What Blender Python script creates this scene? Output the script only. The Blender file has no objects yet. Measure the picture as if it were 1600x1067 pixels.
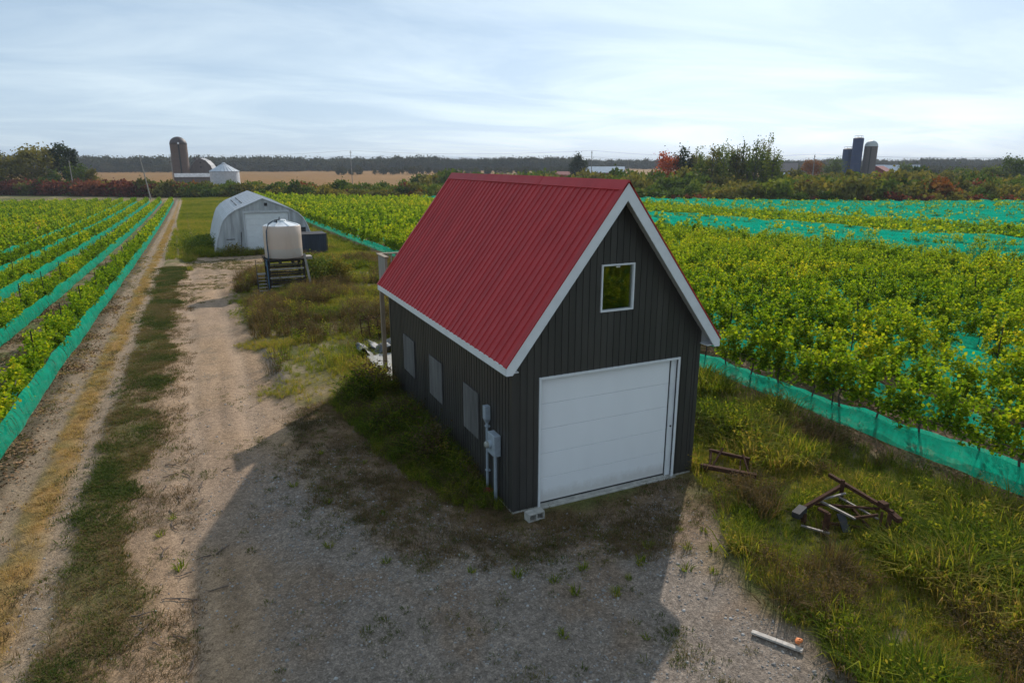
import bpy, math, random
import numpy as np
from mathutils import Vector
R = math.radians
rng = np.random.default_rng(7)
random.seed(7)
scene = bpy.context.scene
COL = scene.collection

# ------------------------------------------------------------------ camera
cam = bpy.data.cameras.new('camera')
cam.sensor_width = 36.0
cam.lens = 1039.9 / 1600 * 36
cam.clip_start = 0.1
cam.clip_end = 12000
camo = bpy.data.objects.new('camera', cam)
CAM = Vector((-5.5836, -11.9337, 7.4622))
YAW, PITCH = 0.4365, 0.2632
camo.location = CAM
camo.rotation_euler = (math.pi / 2 - PITCH, 0, -YAW)
COL.objects.link(camo)
scene.camera = camo

# ------------------------------------------------------------------ sky, sun, exposure
SUN_AZ, SUN_EL = R(45.3), R(30.0)        # azimuth from +Y towards +X
world = bpy.data.worlds.new('World')
scene.world = world
world.use_nodes = True
wn = world.node_tree
wn.nodes.clear()
def WN(t, **k):
    n = wn.nodes.new(t)
    for a, b in k.items():
        setattr(n, a, b)
    return n
wl = wn.links.new
sky = WN('ShaderNodeTexSky', sky_type='NISHITA', sun_disc=False, sun_elevation=SUN_EL, sun_rotation=SUN_AZ,
         altitude=100, air_density=1.0, dust_density=1.0, ozone_density=2.0)
tc = WN('ShaderNodeTexCoord')
sep = WN('ShaderNodeSeparateXYZ'); wl(tc.outputs['Generated'], sep.inputs[0])
zz = WN('ShaderNodeMath', operation='MAXIMUM'); wl(sep.outputs['Z'], zz.inputs[0]); zz.inputs[1].default_value = 0.0
za = WN('ShaderNodeMath', operation='ADD'); wl(zz.outputs[0], za.inputs[0]); za.inputs[1].default_value = 0.10
dx = WN('ShaderNodeMath', operation='DIVIDE'); wl(sep.outputs['X'], dx.inputs[0]); wl(za.outputs[0], dx.inputs[1])
dy = WN('ShaderNodeMath', operation='DIVIDE'); wl(sep.outputs['Y'], dy.inputs[0]); wl(za.outputs[0], dy.inputs[1])
cmb = WN('ShaderNodeCombineXYZ'); wl(dx.outputs[0], cmb.inputs[0]); wl(dy.outputs[0], cmb.inputs[1])
mp = WN('ShaderNodeMapping'); mp.inputs['Rotation'].default_value = (0, 0, R(25)); mp.inputs['Scale'].default_value = (0.62, 0.95, 1)
wl(cmb.outputs[0], mp.inputs[0])
nz = WN('ShaderNodeTexNoise'); nz.inputs['Scale'].default_value = 0.75; nz.inputs['Detail'].default_value = 6
nz.inputs['Roughness'].default_value = 0.58; nz.inputs['Distortion'].default_value = 0.6
wl(mp.outputs[0], nz.inputs['Vector'])
rp = WN('ShaderNodeValToRGB')
rp.color_ramp.elements[0].position = 0.42; rp.color_ramp.elements[0].color = (.86, .88, .91, 1)
rp.color_ramp.elements[1].position = 0.70; rp.color_ramp.elements[1].color = (1.26, 1.17, 1.08, 1)
wl(nz.outputs['Fac'], rp.inputs[0])
lum = WN('ShaderNodeRGBToBW'); wl(sky.outputs[0], lum.inputs[0])
lma = WN('ShaderNodeMath', operation='MULTIPLY_ADD'); wl(lum.outputs[0], lma.inputs[0]); lma.inputs[1].default_value = 0.22; lma.inputs[2].default_value = 5.2
cc = WN('ShaderNodeMix', data_type='RGBA', blend_type='MULTIPLY'); cc.inputs[0].default_value = 1.0
wl(lma.outputs[0], cc.inputs[6]); cc.inputs[7].default_value = (0.76, 0.985, 1.22, 1)
c2_ = WN('ShaderNodeMix', data_type='RGBA', blend_type='MULTIPLY'); c2_.inputs[0].default_value = 1.0; wl(cc.outputs[2], c2_.inputs[6]); wl(rp.outputs[0], c2_.inputs[7])
mx = WN('ShaderNodeMix', data_type='RGBA'); mx.inputs[0].default_value = 0.86; wl(sky.outputs[0], mx.inputs[6]); wl(c2_.outputs[2], mx.inputs[7])
bg = WN('ShaderNodeBackground'); bg.inputs['Strength'].default_value = 0.12
wl(mx.outputs[2], bg.inputs['Color'])
wo = WN('ShaderNodeOutputWorld'); wl(bg.outputs[0], wo.inputs['Surface'])

sl = bpy.data.lights.new('sun', 'SUN')
sl.energy = 4.5
sl.angle = R(0.7)
sl.color = (1.0, 0.93, 0.84)
so = bpy.data.objects.new('sun', sl)
sd = Vector((math.sin(SUN_AZ) * math.cos(SUN_EL), math.cos(SUN_AZ) * math.cos(SUN_EL), math.sin(SUN_EL)))
so.rotation_euler = (-sd).to_track_quat('-Z', 'Y').to_euler()
so.location = (60, 60, 60)
COL.objects.link(so)
scene.view_settings.view_transform = 'Standard'
scene.view_settings.look = 'None'
scene.view_settings.gamma = 1
scene.view_settings.exposure = -0.06
scene.view_settings.use_curve_mapping = False
scene.cycles.transparent_max_bounces = 16
scene.cycles.max_bounces = 6
scene.cycles.volume_bounces = 0

# ------------------------------------------------------------------ material helper
class M:
    def __init__(s, name):
        s.m = bpy.data.materials.new(name); s.m.use_nodes = True
        s.t = s.m.node_tree; s.t.nodes.clear()
        s.out = s.n('ShaderNodeOutputMaterial')
    def n(s, typ, ins=None, **k):
        nd = s.t.nodes.new(typ)
        for a, b in k.items(): setattr(nd, a, b)
        for a, b in (ins or {}).items():
            if isinstance(b, bpy.types.NodeSocket): s.t.links.new(b, nd.inputs[a])
            else: nd.inputs[a].default_value = b
        return nd
    def noise(s, scale, detail=4, rough=.55, vec=None, dist=0):
        i = {'Scale': scale, 'Detail': detail, 'Roughness': rough, 'Distortion': dist}
        if vec is not None: i['Vector'] = vec
        return s.n('ShaderNodeTexNoise', i).outputs['Fac']
    def coord(s, scale=(1, 1, 1), kind='Object'):
        c = s.n('ShaderNodeTexCoord').outputs[kind]
        return s.n('ShaderNodeMapping', {0: c, 'Scale': scale}).outputs[0]
    def world(s, scale=(1, 1, 1)):
        c = s.n('ShaderNodeNewGeometry').outputs['Position']
        return s.n('ShaderNodeMapping', {0: c, 'Scale': scale}).outputs[0]
    def ramp(s, fac, stops, interp='LINEAR'):
        r = s.n('ShaderNodeValToRGB', {0: fac}); e = r.color_ramp
        e.interpolation = interp
        while len(e.elements) < len(stops): e.elements.new(.5)
        for el, (p, c) in zip(e.elements, stops):
            el.position = p; el.color = (*c, 1) if len(c) == 3 else c
        return r.outputs[0]
    def mix(s, f, a, b, bt='MIX'):
        nd = s.n('ShaderNodeMix', data_type='RGBA', blend_type=bt)
        for i, v in ((0, f), (6, a), (7, b)):
            if isinstance(v, bpy.types.NodeSocket): s.t.links.new(v, nd.inputs[i])
            else: nd.inputs[i].default_value = v if i == 0 else ((*v, 1) if len(v) == 3 else v)
        return nd.outputs[2]
    def math(s, op, a, b=0.0, c=0.0):
        return s.n('ShaderNodeMath', {0: a, 1: b, 2: c}, operation=op).outputs[0]
    def bump(s, h, strength=.3, dist=.02):
        return s.n('ShaderNodeBump', {'Height': h, 'Strength': strength, 'Distance': dist}).outputs[0]
    def pbsdf(s, col, rough=.6, nrm=None, **k):
        i = {'Base Color': col if isinstance(col, bpy.types.NodeSocket) else (*col, 1), 'Roughness': rough}
        if nrm is not None: i['Normal'] = nrm
        for a, b in k.items(): i[a.replace('_', ' ')] = b
        return s.n('ShaderNodeBsdfPrincipled', i).outputs[0]
    def done(s, sh):
        s.t.links.new(sh, s.out.inputs['Surface']); return s.m

def simple(name, col, rough=.6, var=.25, scale=6, bump=0, metal=0, spec=.5, streak=False):
    m = M(name)
    v = m.coord((1, 1, .12) if streak else (1, 1, 1))
    nn = m.noise(scale, 6, .6, v)
    d = tuple(c * (1 - var) for c in col); b = tuple(min(1, c * (1 + var * .6)) for c in col)
    c = m.ramp(nn, [(.3, d), (.7, b)])
    nr = m.bump(m.noise(scale * 6, 4, .6, v), bump, .01) if bump else None
    return m.done(m.pbsdf(c, rough, nr, Metallic=metal, Specular_IOR_Level=spec))

def foliage(name, stops, trans=.35, rough=.55, dim=1.0):
    """leaf colour from a per-leaf random attribute, shifted by a per-plant tint"""
    m = M(name)
    lc = m.n('ShaderNodeAttribute', attribute_name='lc').outputs['Fac']
    ti = m.n('ShaderNodeAttribute', attribute_name='tint', attribute_type='INSTANCER').outputs['Fac']
    f = m.math('ADD', m.math('MULTIPLY', lc, .55), m.math('MULTIPLY', ti, .45))
    c = m.ramp(f, stops)
    d = m.pbsdf(c, .85, Specular_IOR_Level=.08)
    tcol = m.mix(1.0, c, (1.25, 1.2, .55), 'MULTIPLY')
    t = m.n('ShaderNodeBsdfTranslucent', {'Color': tcol}).outputs[0]
    return m.done(m.n('ShaderNodeMixShader', {0: trans, 1: d, 2: t}).outputs[0])

# ------------------------------------------------------------------ mesh helpers
class MB:
    def __init__(s): s.v = []; s.f = []
    def poly(s, pts, faces):
        o = len(s.v); s.v += [tuple(p) for p in pts]; s.f += [tuple(i + o for i in f) for f in faces]; return s
    def box(s, x0, x1, y0, y1, z0, z1):
        return s.poly([(x0, y0, z0), (x1, y0, z0), (x1, y1, z0), (x0, y1, z0), (x0, y0, z1), (x1, y0, z1), (x1, y1, z1), (x0, y1, z1)],
                      [(0, 3, 2, 1), (4, 5, 6, 7), (0, 1, 5, 4), (1, 2, 6, 5), (2, 3, 7, 6), (3, 0, 4, 7)])
    def bar(s, a, b, w, h=None, up=(0, 0, 1)):
        h = h or w; a = Vector(a); b = Vector(b); d = (b - a).normalized(); u = Vector(up)
        if abs(d.dot(u)) > .98: u = Vector((1, 0, 0))
        r = d.cross(u).normalized() * w / 2; t = r.cross(d).normalized() * h / 2
        return s.poly([a - r - t, a + r - t, a + r + t, a - r + t, b - r - t, b + r - t, b + r + t, b - r + t],
                      [(0, 3, 2, 1), (4, 5, 6, 7), (0, 1, 5, 4), (1, 2, 6, 5), (2, 3, 7, 6), (3, 0, 4, 7)])
    def tube(s, pts, r, n=8, caps=True):
        pts = [Vector(p) for p in pts]; rs = r if isinstance(r, (list, tuple)) else [r] * len(pts)
        o = len(s.v)
        for i, p in enumerate(pts):
            d = (pts[min(i + 1, len(pts) - 1)] - pts[max(i - 1, 0)]).normalized()
            u = Vector((0, 0, 1)) if abs(d.z) < .9 else Vector((1, 0, 0))
            a = d.cross(u).normalized(); b = a.cross(d)
            for k in range(n):
                t = 2 * math.pi * k / n
                s.v.append(tuple(p + (a * math.cos(t) + b * math.sin(t)) * rs[i]))
        for i in range(len(pts) - 1):
            for k in range(n):
                s.f.append((o + i * n + k, o + i * n + (k + 1) % n, o + (i + 1) * n + (k + 1) % n, o + (i + 1) * n + k))
        if caps:
            s.f.append(tuple(o + k for k in range(n))); s.f.append(tuple(o + (len(pts) - 1) * n + k for k in reversed(range(n))))
        return s
    def lathe(s, prof, n=24, c=(0, 0, 0), cap=True):
        o = len(s.v)
        for r, z in prof:
            for k in range(n):
                t = 2 * math.pi * k / n; s.v.append((c[0] + r * math.cos(t), c[1] + r * math.sin(t), c[2] + z))
        for i in range(len(prof) - 1):
            for k in range(n):
                s.f.append((o + i * n + k, o + i * n + (k + 1) % n, o + (i + 1) * n + (k + 1) % n, o + (i + 1) * n + k))
        if cap: s.f.append(tuple(o + (len(prof) - 1) * n + k for k in range(n)))
        return s
    def prism(s, xa, xb, a0, b0, a1, b1, d0, d1, place):
        """upright slab between xa..xb: bottom a0 (at xa) / b0 (at xb), top a1 / b1, depth d0..d1"""
        p = [place(xa, a0, d0), place(xb, b0, d0), place(xb, b1, d0), place(xa, a1, d0),
             place(xa, a0, d1), place(xb, b0, d1), place(xb, b1, d1), place(xa, a1, d1)]
        return s.poly(p, [(3, 2, 1, 0), (4, 5, 6, 7), (0, 1, 5, 4), (1, 2, 6, 5), (2, 3, 7, 6), (3, 0, 4, 7)])
    def mesh(s, name):
        me = bpy.data.meshes.new(name); me.from_pydata(s.v, [], s.f); me.update(); return me
    def build(s, name, mat, parent=None, smooth=False, bevel=0):
        me = s.mesh(name)
        if smooth: me.shade_smooth()
        me.materials.append(mat)
        o = bpy.data.objects.new(name, me); COL.objects.link(o)
        if parent: o.parent = parent
        if bevel:
            b = o.modifiers.new('bevel', 'BEVEL'); b.width = bevel; b.segments = 2; b.limit_method = 'ANGLE'
        return o

def tag(o, label=None, cat=None, group=None, kind=None):
    if label: o['label'] = label
    if cat: o['category'] = cat
    if group: o['group'] = group
    if kind: o['kind'] = kind
    return o
def empty(name, loc=(0, 0, 0), rz=0):
    o = bpy.data.objects.new(name, None); o.location = loc; o.rotation_euler = (0, 0, rz); o.empty_display_size = .2
    COL.objects.link(o); return o
def link(name, me, parent=None, loc=None, rz=0, sc=None):
    o = bpy.data.objects.new(name, me); COL.objects.link(o)
    if parent: o.parent = parent
    if loc is not None: o.location = loc
    o.rotation_euler = (0, 0, rz)
    if sc is not None: o.scale = (sc, sc, sc) if not hasattr(sc, '__len__') else sc
    return o
def mesh_np(name, V, F, mat=None, attrs=None):
    """V (n,3), F (m,k) arrays, optional float point attributes"""
    V = np.asarray(V, np.float32); F = np.asarray(F, np.int32); k = F.shape[1]
    me = bpy.data.meshes.new(name)
    me.vertices.add(len(V)); me.vertices.foreach_set('co', V.ravel())
    me.loops.add(F.size); me.loops.foreach_set('vertex_index', F.ravel())
    me.polygons.add(len(F)); me.polygons.foreach_set('loop_start', np.arange(0, F.size, k, dtype=np.int32))
    me.polygons.foreach_set('loop_total', np.full(len(F), k, np.int32))
    for nme, a in (attrs or {}).items():
        a = np.asarray(a, np.float32)
        if a.ndim == 1:
            me.attributes.new(nme, 'FLOAT', 'POINT').data.foreach_set('value', a)
        else:
            me.attributes.new(nme, 'FLOAT_COLOR', 'POINT').data.foreach_set('color', np.c_[a, np.ones(len(a))].astype(np.float32).ravel())
    me.update(calc_edges=True); me.validate()
    if mat: me.materials.append(mat)
    return me
def leaves(C, size, rs, lc=None, flat=.35, aspect=.75, mat=None, name='foliage'):
    """one folded rhombic leaf at every row of C"""
    n = len(C); size = np.broadcast_to(size, n)
    a = rs.normal(size=(n, 3)); a[:, 2] *= flat; a /= np.linalg.norm(a, axis=1)[:, None]
    b = rs.normal(size=(n, 3)); b -= (b * a).sum(1)[:, None] * a; b /= np.linalg.norm(b, axis=1)[:, None]
    nrm = np.cross(a, b)
    h = size[:, None] * .5
    V = np.stack([C - a * h, C + b * h * aspect + nrm * h * .25, C + a * h, C - b * h * aspect + nrm * h * .25], 1).reshape(-1, 3)
    F = np.arange(4 * n).reshape(n, 4)
    lc = rs.random(n) if lc is None else lc
    return V, F, np.repeat(lc, 4)
def leaf_mesh(C, size, rs, mat, lc=None, flat=.35, aspect=.75, name='foliage'):
    V, F, l = leaves(np.asarray(C), size, rs, lc, flat, aspect)
    return mesh_np(name, V, F, mat, {'lc': l})

# value noise in numpy (used for terrain zones, ground colour and scatter)
_tab = np.random.default_rng(3).random((256, 256))
def vnoise(x, y):
    xi = np.floor(x).astype(int); yi = np.floor(y).astype(int); fx = x - xi; fy = y - yi
    fx = fx * fx * (3 - 2 * fx); fy = fy * fy * (3 - 2 * fy)
    g = lambda a, b: _tab[a & 255, b & 255]
    return (g(xi, yi) * (1 - fx) + g(xi + 1, yi) * fx) * (1 - fy) + (g(xi, yi + 1) * (1 - fx) + g(xi + 1, yi + 1) * fx) * fy
def fbm(x, y, s, o=4):
    x = np.asarray(x, float) / s; y = np.asarray(y, float) / s; t = 0; a = .5
    for i in range(o):
        t = t + a * vnoise(x + 17.3 * i, y + 9.1 * i); x = x * 2.03; y = y * 2.03; a *= .5
    return t / (1 - .5 ** o)
def sm(a, b, t):
    t = np.clip((np.asarray(t, float) - a) / (b - a), 0, 1); return t * t * (3 - 2 * t)
def zg(x, y):
    """gentle fall of the land away from the yard"""
    s = .42 * (np.asarray(x, float) + 5) + .9 * np.asarray(y, float)
    return -4 * (1 - np.exp(-np.maximum(0, s - 12) / 110.))
def poly_sd(x, y, P):
    """signed distance to polygon, positive inside"""
    P = np.asarray(P, float); x = np.asarray(x, float); y = np.asarray(y, float)
    d = np.full(x.shape, 1e9); ins = np.zeros(x.shape, bool)
    for i in range(len(P)):
        a = P[i]; b = P[(i + 1) % len(P)]; e = b - a
        t = np.clip(((x - a[0]) * e[0] + (y - a[1]) * e[1]) / (e @ e), 0, 1)
        d = np.minimum(d, np.hypot(x - a[0] - t * e[0], y - a[1] - t * e[1]))
        c = ((a[1] > y) != (b[1] > y))
        with np.errstate(divide='ignore', invalid='ignore'):
            c &= x < (e[0] * (y - a[1]) / (e[1] if e[1] else 1e-9) + a[0])
        ins ^= c
    return np.where(ins, d, -d)

HX = [-400, -120, -66, -10, 10, 22, 42, 98, 130, 171, 215, 400]
HY = [330, 300, 272, 226, 214, 190, 173, 133, 101, 83, 62, -20]
def hedge_y(x): return np.interp(x, HX, HY)
YARD = [(-7.5, -30), (-7.4, 2), (-6.8, 7), (-3.9, 9.2), (-2.9, 7.6), (-2.3, 5), (-1.8, 2), (-1.0, .2), (.2, -.5), (4.6, -.7), (3.1, -3), (1.9, -6.3), (.6, -12), (0, -30)]
RCX = ([-12, 0, 10, 20, 30, 40, 47, 52, 57], [-5.6, -5.6, -5.65, -5.75, -5.6, -5.0, -4.2, -3.4, -2.6], [2.2, 1.9, 1.65, 1.5, 1.5, 2.2, 2.9, 3.4, 3.2])
def zones(x, y):
    """weights of ground covers at world x, y"""
    x = np.asarray(x, float); y = np.asarray(y, float)
    w1 = fbm(x, y, 2.2, 4) - .5; w2 = fbm(x + 50, y + 20, .7, 3) - .5
    xw = x + 2.2 * w1 + .9 * w2; yw = y + 2.6 * (fbm(x + 90, y, 2.2, 4) - .5)
    rc = np.interp(yw, RCX[0], RCX[1]); rw = np.interp(yw, RCX[0], RCX[2])
    road = sm(-.35, .35, rw - np.abs(xw - rc)) * sm(59, 56, yw)
    yard = sm(-.5, .5, poly_sd(xw, yw, YARD))
    z = {}
    z['road'] = np.maximum(road, yard)
    z['gravel'] = yard * sm(-6.2, -4.2, x + 2 * w1) * sm(6.5, 2.5, y + 2 * w1)
    # left wheel track beside the netted rows
    tx = x + .35 * w1 + .2 * w2 + 9.45
    fade = sm(215, 200, y)
    z['rut'] = (sm(.42, .2, np.abs(tx + .62)) + sm(.40, .2, np.abs(tx - .55))) * fade
    z['gold'] = sm(.46, .12, np.abs(tx)) * fade * (.35 + .65 * sm(.36, .6, fbm(x, y + 30, 1.1, 4)))
    z['litter'] = sm(-11.2, -10.9, x) * sm(-9.9, -10.3, x + .6 * w1)
    # grass track left of the white shed
    t2 = x + .5 * w1 + np.interp(y, [60, 120, 215], [6.9, 8.0, 8.6])
    z['rut2'] = (sm(.3, .12, np.abs(t2 + .8)) + sm(.3, .12, np.abs(t2 - .8))) * sm(52, 60, y) * fade * .8
    hd = hedge_y(x) - y
    z['vineL'] = sm(-10.5, -10.9, x) * sm(192, 189, y)
    z['vineR'] = sm(9.3, 10.0, x + .8 * w1) * sm(3, 8, hd)
    z['field'] = sm(-15, -40, hd)
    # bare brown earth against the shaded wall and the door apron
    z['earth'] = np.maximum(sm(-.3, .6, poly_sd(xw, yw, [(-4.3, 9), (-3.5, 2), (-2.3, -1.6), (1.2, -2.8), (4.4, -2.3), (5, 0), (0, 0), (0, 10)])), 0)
    z['n1'] = w1; z['n2'] = w2
    return z

# ------------------------------------------------------------------ ground: one sheet to the horizon
def axis(a, b, fine, lo, hi, grow=1.09):
    c = list(np.arange(a, b, fine)); s = fine
    while c[-1] < hi: s = min(s * grow, 400); c.append(c[-1] + s)
    s = fine; p = []
    q = c[0]
    while q > lo: s = min(s * grow, 400); q -= s; p.append(q)
    return np.array(p[::-1] + c)
gx = axis(-15, 16, .15, -4200, 4200); gy = axis(-10, 42, .15, -600, 4200)
X, Y = np.meshgrid(gx, gy)
Z = zg(X, Y)
zn = zones(X, Y)
near = sm(90, 40, np.hypot(X, Y))
bumpy = (fbm(X, Y, 1.4, 4) - .5) * .10 + (fbm(X + 30, Y, .5, 3) - .5) * .04
rx = X + .3 * zn['n1']
ruts = sm(.4, .1, np.abs(rx + 6.45)) + sm(.4, .1, np.abs(rx + 4.85)) + zn['rut']
Z = Z + near * (bumpy * (1 - .75 * zn['road']) - .05 * np.clip(ruts, 0, 1) * (1 - zn['gravel']) - .03 * zn['road'])
berm = np.exp(-((X + 3.55 + .15 * zn['n1']) / .28) ** 2 - ((Y - 14.5) / 4.2) ** 2)
Z = Z + .16 * berm * near
flat = sm(.5, -.1, np.maximum(np.maximum(-.2 - X, X - 5.1), np.maximum(-.4 - Y, Y - 11.5)))
Z = Z * (1 - flat) - .02 * flat
def L(c): return np.array(c, float)[None, None, :]
def lay(base, w, col): return base + (L(col) - base) * np.clip(w, 0, 1)[..., None]
n3 = fbm(X + 7, Y + 3, .35, 3); n4 = fbm(X - 40, Y + 11, 4.5, 4); n5 = fbm(X + 140, Y - 11, 1.1, 4)
col = np.zeros(X.shape + (3,)) + L((.12, .112, .036))
col = lay(col, sm(.42, .62, n4) * .75, (.23, .165, .078))
col = lay(col, sm(.55, .70, n5) * .7, (.29, .225, .14))
col = lay(col, sm(.58, .40, n5) * .35, (.085, .11, .03))
col = lay(col, zn['vineR'], (.19, .115, .072))
col = lay(col, zn['vineR'] * sm(.45, .6, n5), (.13, .105, .055))
col = lay(col, zn['vineL'], (.21, .155, .095))
col = lay(col, zn['vineL'] * sm(.42, .58, n5), (.12, .125, .045))
XV = X + 1.6 * zn['n1'] + .8 * zn['n2']; strip = sm(-9.1, -8.6, XV) * sm(-6.8, -7.5, XV) * sm(60, 40, Y)
col = lay(col, strip * .8, (.13, .105, .045))
col = lay(col, strip * sm(.48, .62, n5) * .8, (.25, .165, .095))
col = lay(col, zn['litter'], (.13, .098, .062))
col = lay(col, zn['rut'], (.27, .20, .135))
col = lay(col, zn['gold'], (.30, .175, .06))
col = lay(col, zn['rut2'], (.34, .25, .16))
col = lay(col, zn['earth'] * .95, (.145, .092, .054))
fr_ = zn['road'] * (1 - zn['road']) * 4 * near
col = lay(col, fr_ * .6, (.24, .155, .085))
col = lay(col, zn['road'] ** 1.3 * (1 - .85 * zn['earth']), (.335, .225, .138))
col = lay(col, zn['road'] * sm(.45, .66, n4) * .5 * (1 - zn['earth']), (.275, .20, .145))
col = lay(col, zn['road'] * np.clip(ruts, 0, 1) * .35, (.37, .27, .19))
stk = fbm(X + .25 * zn['n1'], Y * .07, .32, 3)
col = col * (1 + (zn['road'] * .55 * (stk - .5))[..., None])
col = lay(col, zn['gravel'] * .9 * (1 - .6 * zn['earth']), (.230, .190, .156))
col = lay(col, zn['gravel'] * sm(.55, .7, n5) * .6, (.23, .155, .10))
yp = zn['road'] * sm(36, 42, Y) * sm(.5, .62, n5)
col = lay(col, yp * .7, (.235, .165, .10))
col = lay(col, np.clip(berm * 1.5, 0, 1) * near, (.115, .098, .082))
col = lay(col, zn['road'] * sm(.60, .68, n5) * sm(.4, .55, n3) * .55 * (1 - zn['gravel']), (.20, .15, .10))
col = lay(col, zn['field'], (.225, .110, .024))
col = lay(col, zn['field'] * sm(.4, .65, fbm(X, Y, 60, 3)) * .6, (.19, .105, .028))
col = col * (.86 + .28 * n3)[..., None]
# beyond 1.2 km: more woods and pasture tones
far = sm(1300, 2200, np.hypot(X, Y))
col = lay(col, far, (.09, .10, .045))
m = M('ground')
att = m.n('ShaderNodeAttribute', attribute_name='Col').outputs['Color']
gav = m.n('ShaderNodeAttribute', attribute_name='gravel').outputs['Fac']
wv = m.world()
g1 = m.noise(9, 6, .7, wv); g2 = m.noise(38, 3, .7, wv)
vor = m.n('ShaderNodeTexVoronoi', {'Vector': wv, 'Scale': 26.0}).outputs['Color']
vbw = m.n('ShaderNodeRGBToBW', {0: vor}).outputs[0]
c1 = m.mix(1.0, att, m.ramp(g1, [(.25, (.55, .53, .51)), (.5, (1, 1, 1)), (.78, (1.38, 1.36, 1.33))]), 'MULTIPLY')
c2 = m.mix(1.0, c1, m.ramp(g2, [(.3, (.58, .58, .58)), (.7, (1.42, 1.42, 1.42))]), 'MULTIPLY')
c3 = m.mix(gav, c2, m.mix(1.0, c2, m.ramp(vbw, [(.2, (.80, .80, .81)), (.6, (1, 1, 1)), (.9, (1.35, 1.35, 1.35))]), 'MULTIPLY'))
hh = m.math('ADD', g1, m.math('MULTIPLY', g2, .6))
GROUND = m.done(m.pbsdf(c3, .95, m.bump(hh, .8, .06), Specular_IOR_Level=.12))
nY, nX = X.shape
idx = np.arange(nX * nY).reshape(nY, nX)
F = np.stack([idx[:-1, :-1], idx[:-1, 1:], idx[1:, 1:], idx[1:, :-1]], -1).reshape(-1, 4)
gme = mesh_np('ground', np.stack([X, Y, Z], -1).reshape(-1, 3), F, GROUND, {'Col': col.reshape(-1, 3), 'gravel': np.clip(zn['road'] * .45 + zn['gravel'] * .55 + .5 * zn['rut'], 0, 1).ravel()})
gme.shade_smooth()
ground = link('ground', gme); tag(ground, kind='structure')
def gz(x, y):
    """height of the built ground at a point (bilinear)"""
    x = np.atleast_1d(np.asarray(x, float)); y = np.atleast_1d(np.asarray(y, float))
    i = np.clip(np.searchsorted(gx, x) - 1, 0, nX - 2); j = np.clip(np.searchsorted(gy, y) - 1, 0, nY - 2)
    u = np.clip((x - gx[i]) / (gx[i + 1] - gx[i]), 0, 1); v = np.clip((y - gy[j]) / (gy[j + 1] - gy[j]), 0, 1)
    return (Z[j, i] * (1 - u) + Z[j, i + 1] * u) * (1 - v) + (Z[j + 1, i] * (1 - u) + Z[j + 1, i + 1] * u) * v
def g1z(x, y): return float(gz(x, y)[0])

# ------------------------------------------------------------------ materials
m = M('charcoal_steel')
v = m.coord((1, 1, .15))
MAT_SIDING = m.done(m.pbsdf(m.ramp(m.math('ADD', m.math('MULTIPLY', m.noise(5, 5, .6, v), .7), m.math('MULTIPLY', m.n('ShaderNodeObjectInfo').outputs['Random'], .3)), [(.25, (.037, .0345, .0315)), (.75, (.062, .0575, .052))]), .42, Specular_IOR_Level=.4))
m = M('red_steel')
v = m.world((1, 1, 1))
rn = m.math('ADD', m.math('MULTIPLY', m.noise(1.3, 5, .6, v), .5), m.math('ADD', m.math('MULTIPLY', m.n('ShaderNodeObjectInfo').outputs['Random'], .22), m.math('MULTIPLY', m.noise(1.6, 6, .65, m.world((.35, 6, .35))), .28)))
MAT_ROOF = m.done(m.pbsdf(m.ramp(rn, [(.25, (.32, .022, .026)), (.75, (.49, .034, .037))]), m.math('MULTIPLY_ADD', m.noise(3, 4, .6, v), .25, .42), Specular_IOR_Level=.25))
MAT_WHITE = simple('white_trim', (.72, .73, .74), .45, .08, 3)
m = M('white_door')
dzw = m.n('ShaderNodeSeparateXYZ', {0: m.world()}).outputs['Z']
gr_ = m.math('MULTIPLY', m.ramp(m.math('ADD', dzw, m.math('MULTIPLY', m.noise(7, 6, .7, m.world((1, 1, .5))), -.35)), [(.0, (1, 1, 1)), (.22, (0, 0, 0))]), .45)
dc_ = m.mix(gr_, m.ramp(m.noise(2, 6, .6, m.world((1, 1, .3))), [(.3, (.80, .80, .81)), (.7, (.84, .84, .85))]), (.42, .37, .31))
MAT_DOOR = m.done(m.pbsdf(dc_, .5, m.bump(m.noise(40, 3, .6, m.world((.25, 1, 1))), .12, .01)))
MAT_SOFFIT = simple('grey_soffit', (.42, .42, .41), .6, .1, 3)
MAT_BLACK = simple('black_rubber', (.02, .02, .022), .6, .3, 8)
MAT_GALV = simple('grey_conduit', (.36, .41, .46), .45, .15, 9, 0, .2)
MAT_CONC = simple('concrete', (.40, .38, .34), .9, .3, 7, .4)
MAT_PLY = simple('weathered_plywood', (.115, .11, .105), .85, .45, 7, .3, streak=True)
MAT_WOOD = simple('weathered_wood', (.26, .20, .14), .8, .35, 8, .3, streak=True)
MAT_GREYWOOD = simple('grey_wood', (.30, .27, .24), .85, .35, 8, .3, streak=True)
MAT_RUST = simple('rusty_steel', (.075, .036, .022), .9, .5, 14, .4, 0, .1)
MAT_STEEL = simple('dark_steel', (.045, .044, .046), .7, .3, 10, .2, 0, .2)
MAT_RED = simple('red_scrap', (.35, .05, .04), .7, .3, 10)
MAT_ORANGE = simple('orange_scrap', (.75, .22, .06), .7, .3, 20)
m = M('window_glass')
fr = m.n('ShaderNodeFresnel', {'IOR': 1.52}).outputs[0]
gl = m.n('ShaderNodeBsdfGlossy', {'Color': (1, 1, 1, 1), 'Roughness': .015}).outputs[0]
tr = m.n('ShaderNodeBsdfTransparent', {'Color': (.75, .8, .76, 1)}).outputs[0]
MAT_GLASS = m.done(m.n('ShaderNodeMixShader', {0: m.math('MULTIPLY_ADD', fr, 1.35, .02), 1: tr, 2: gl}).outputs[0])

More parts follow.
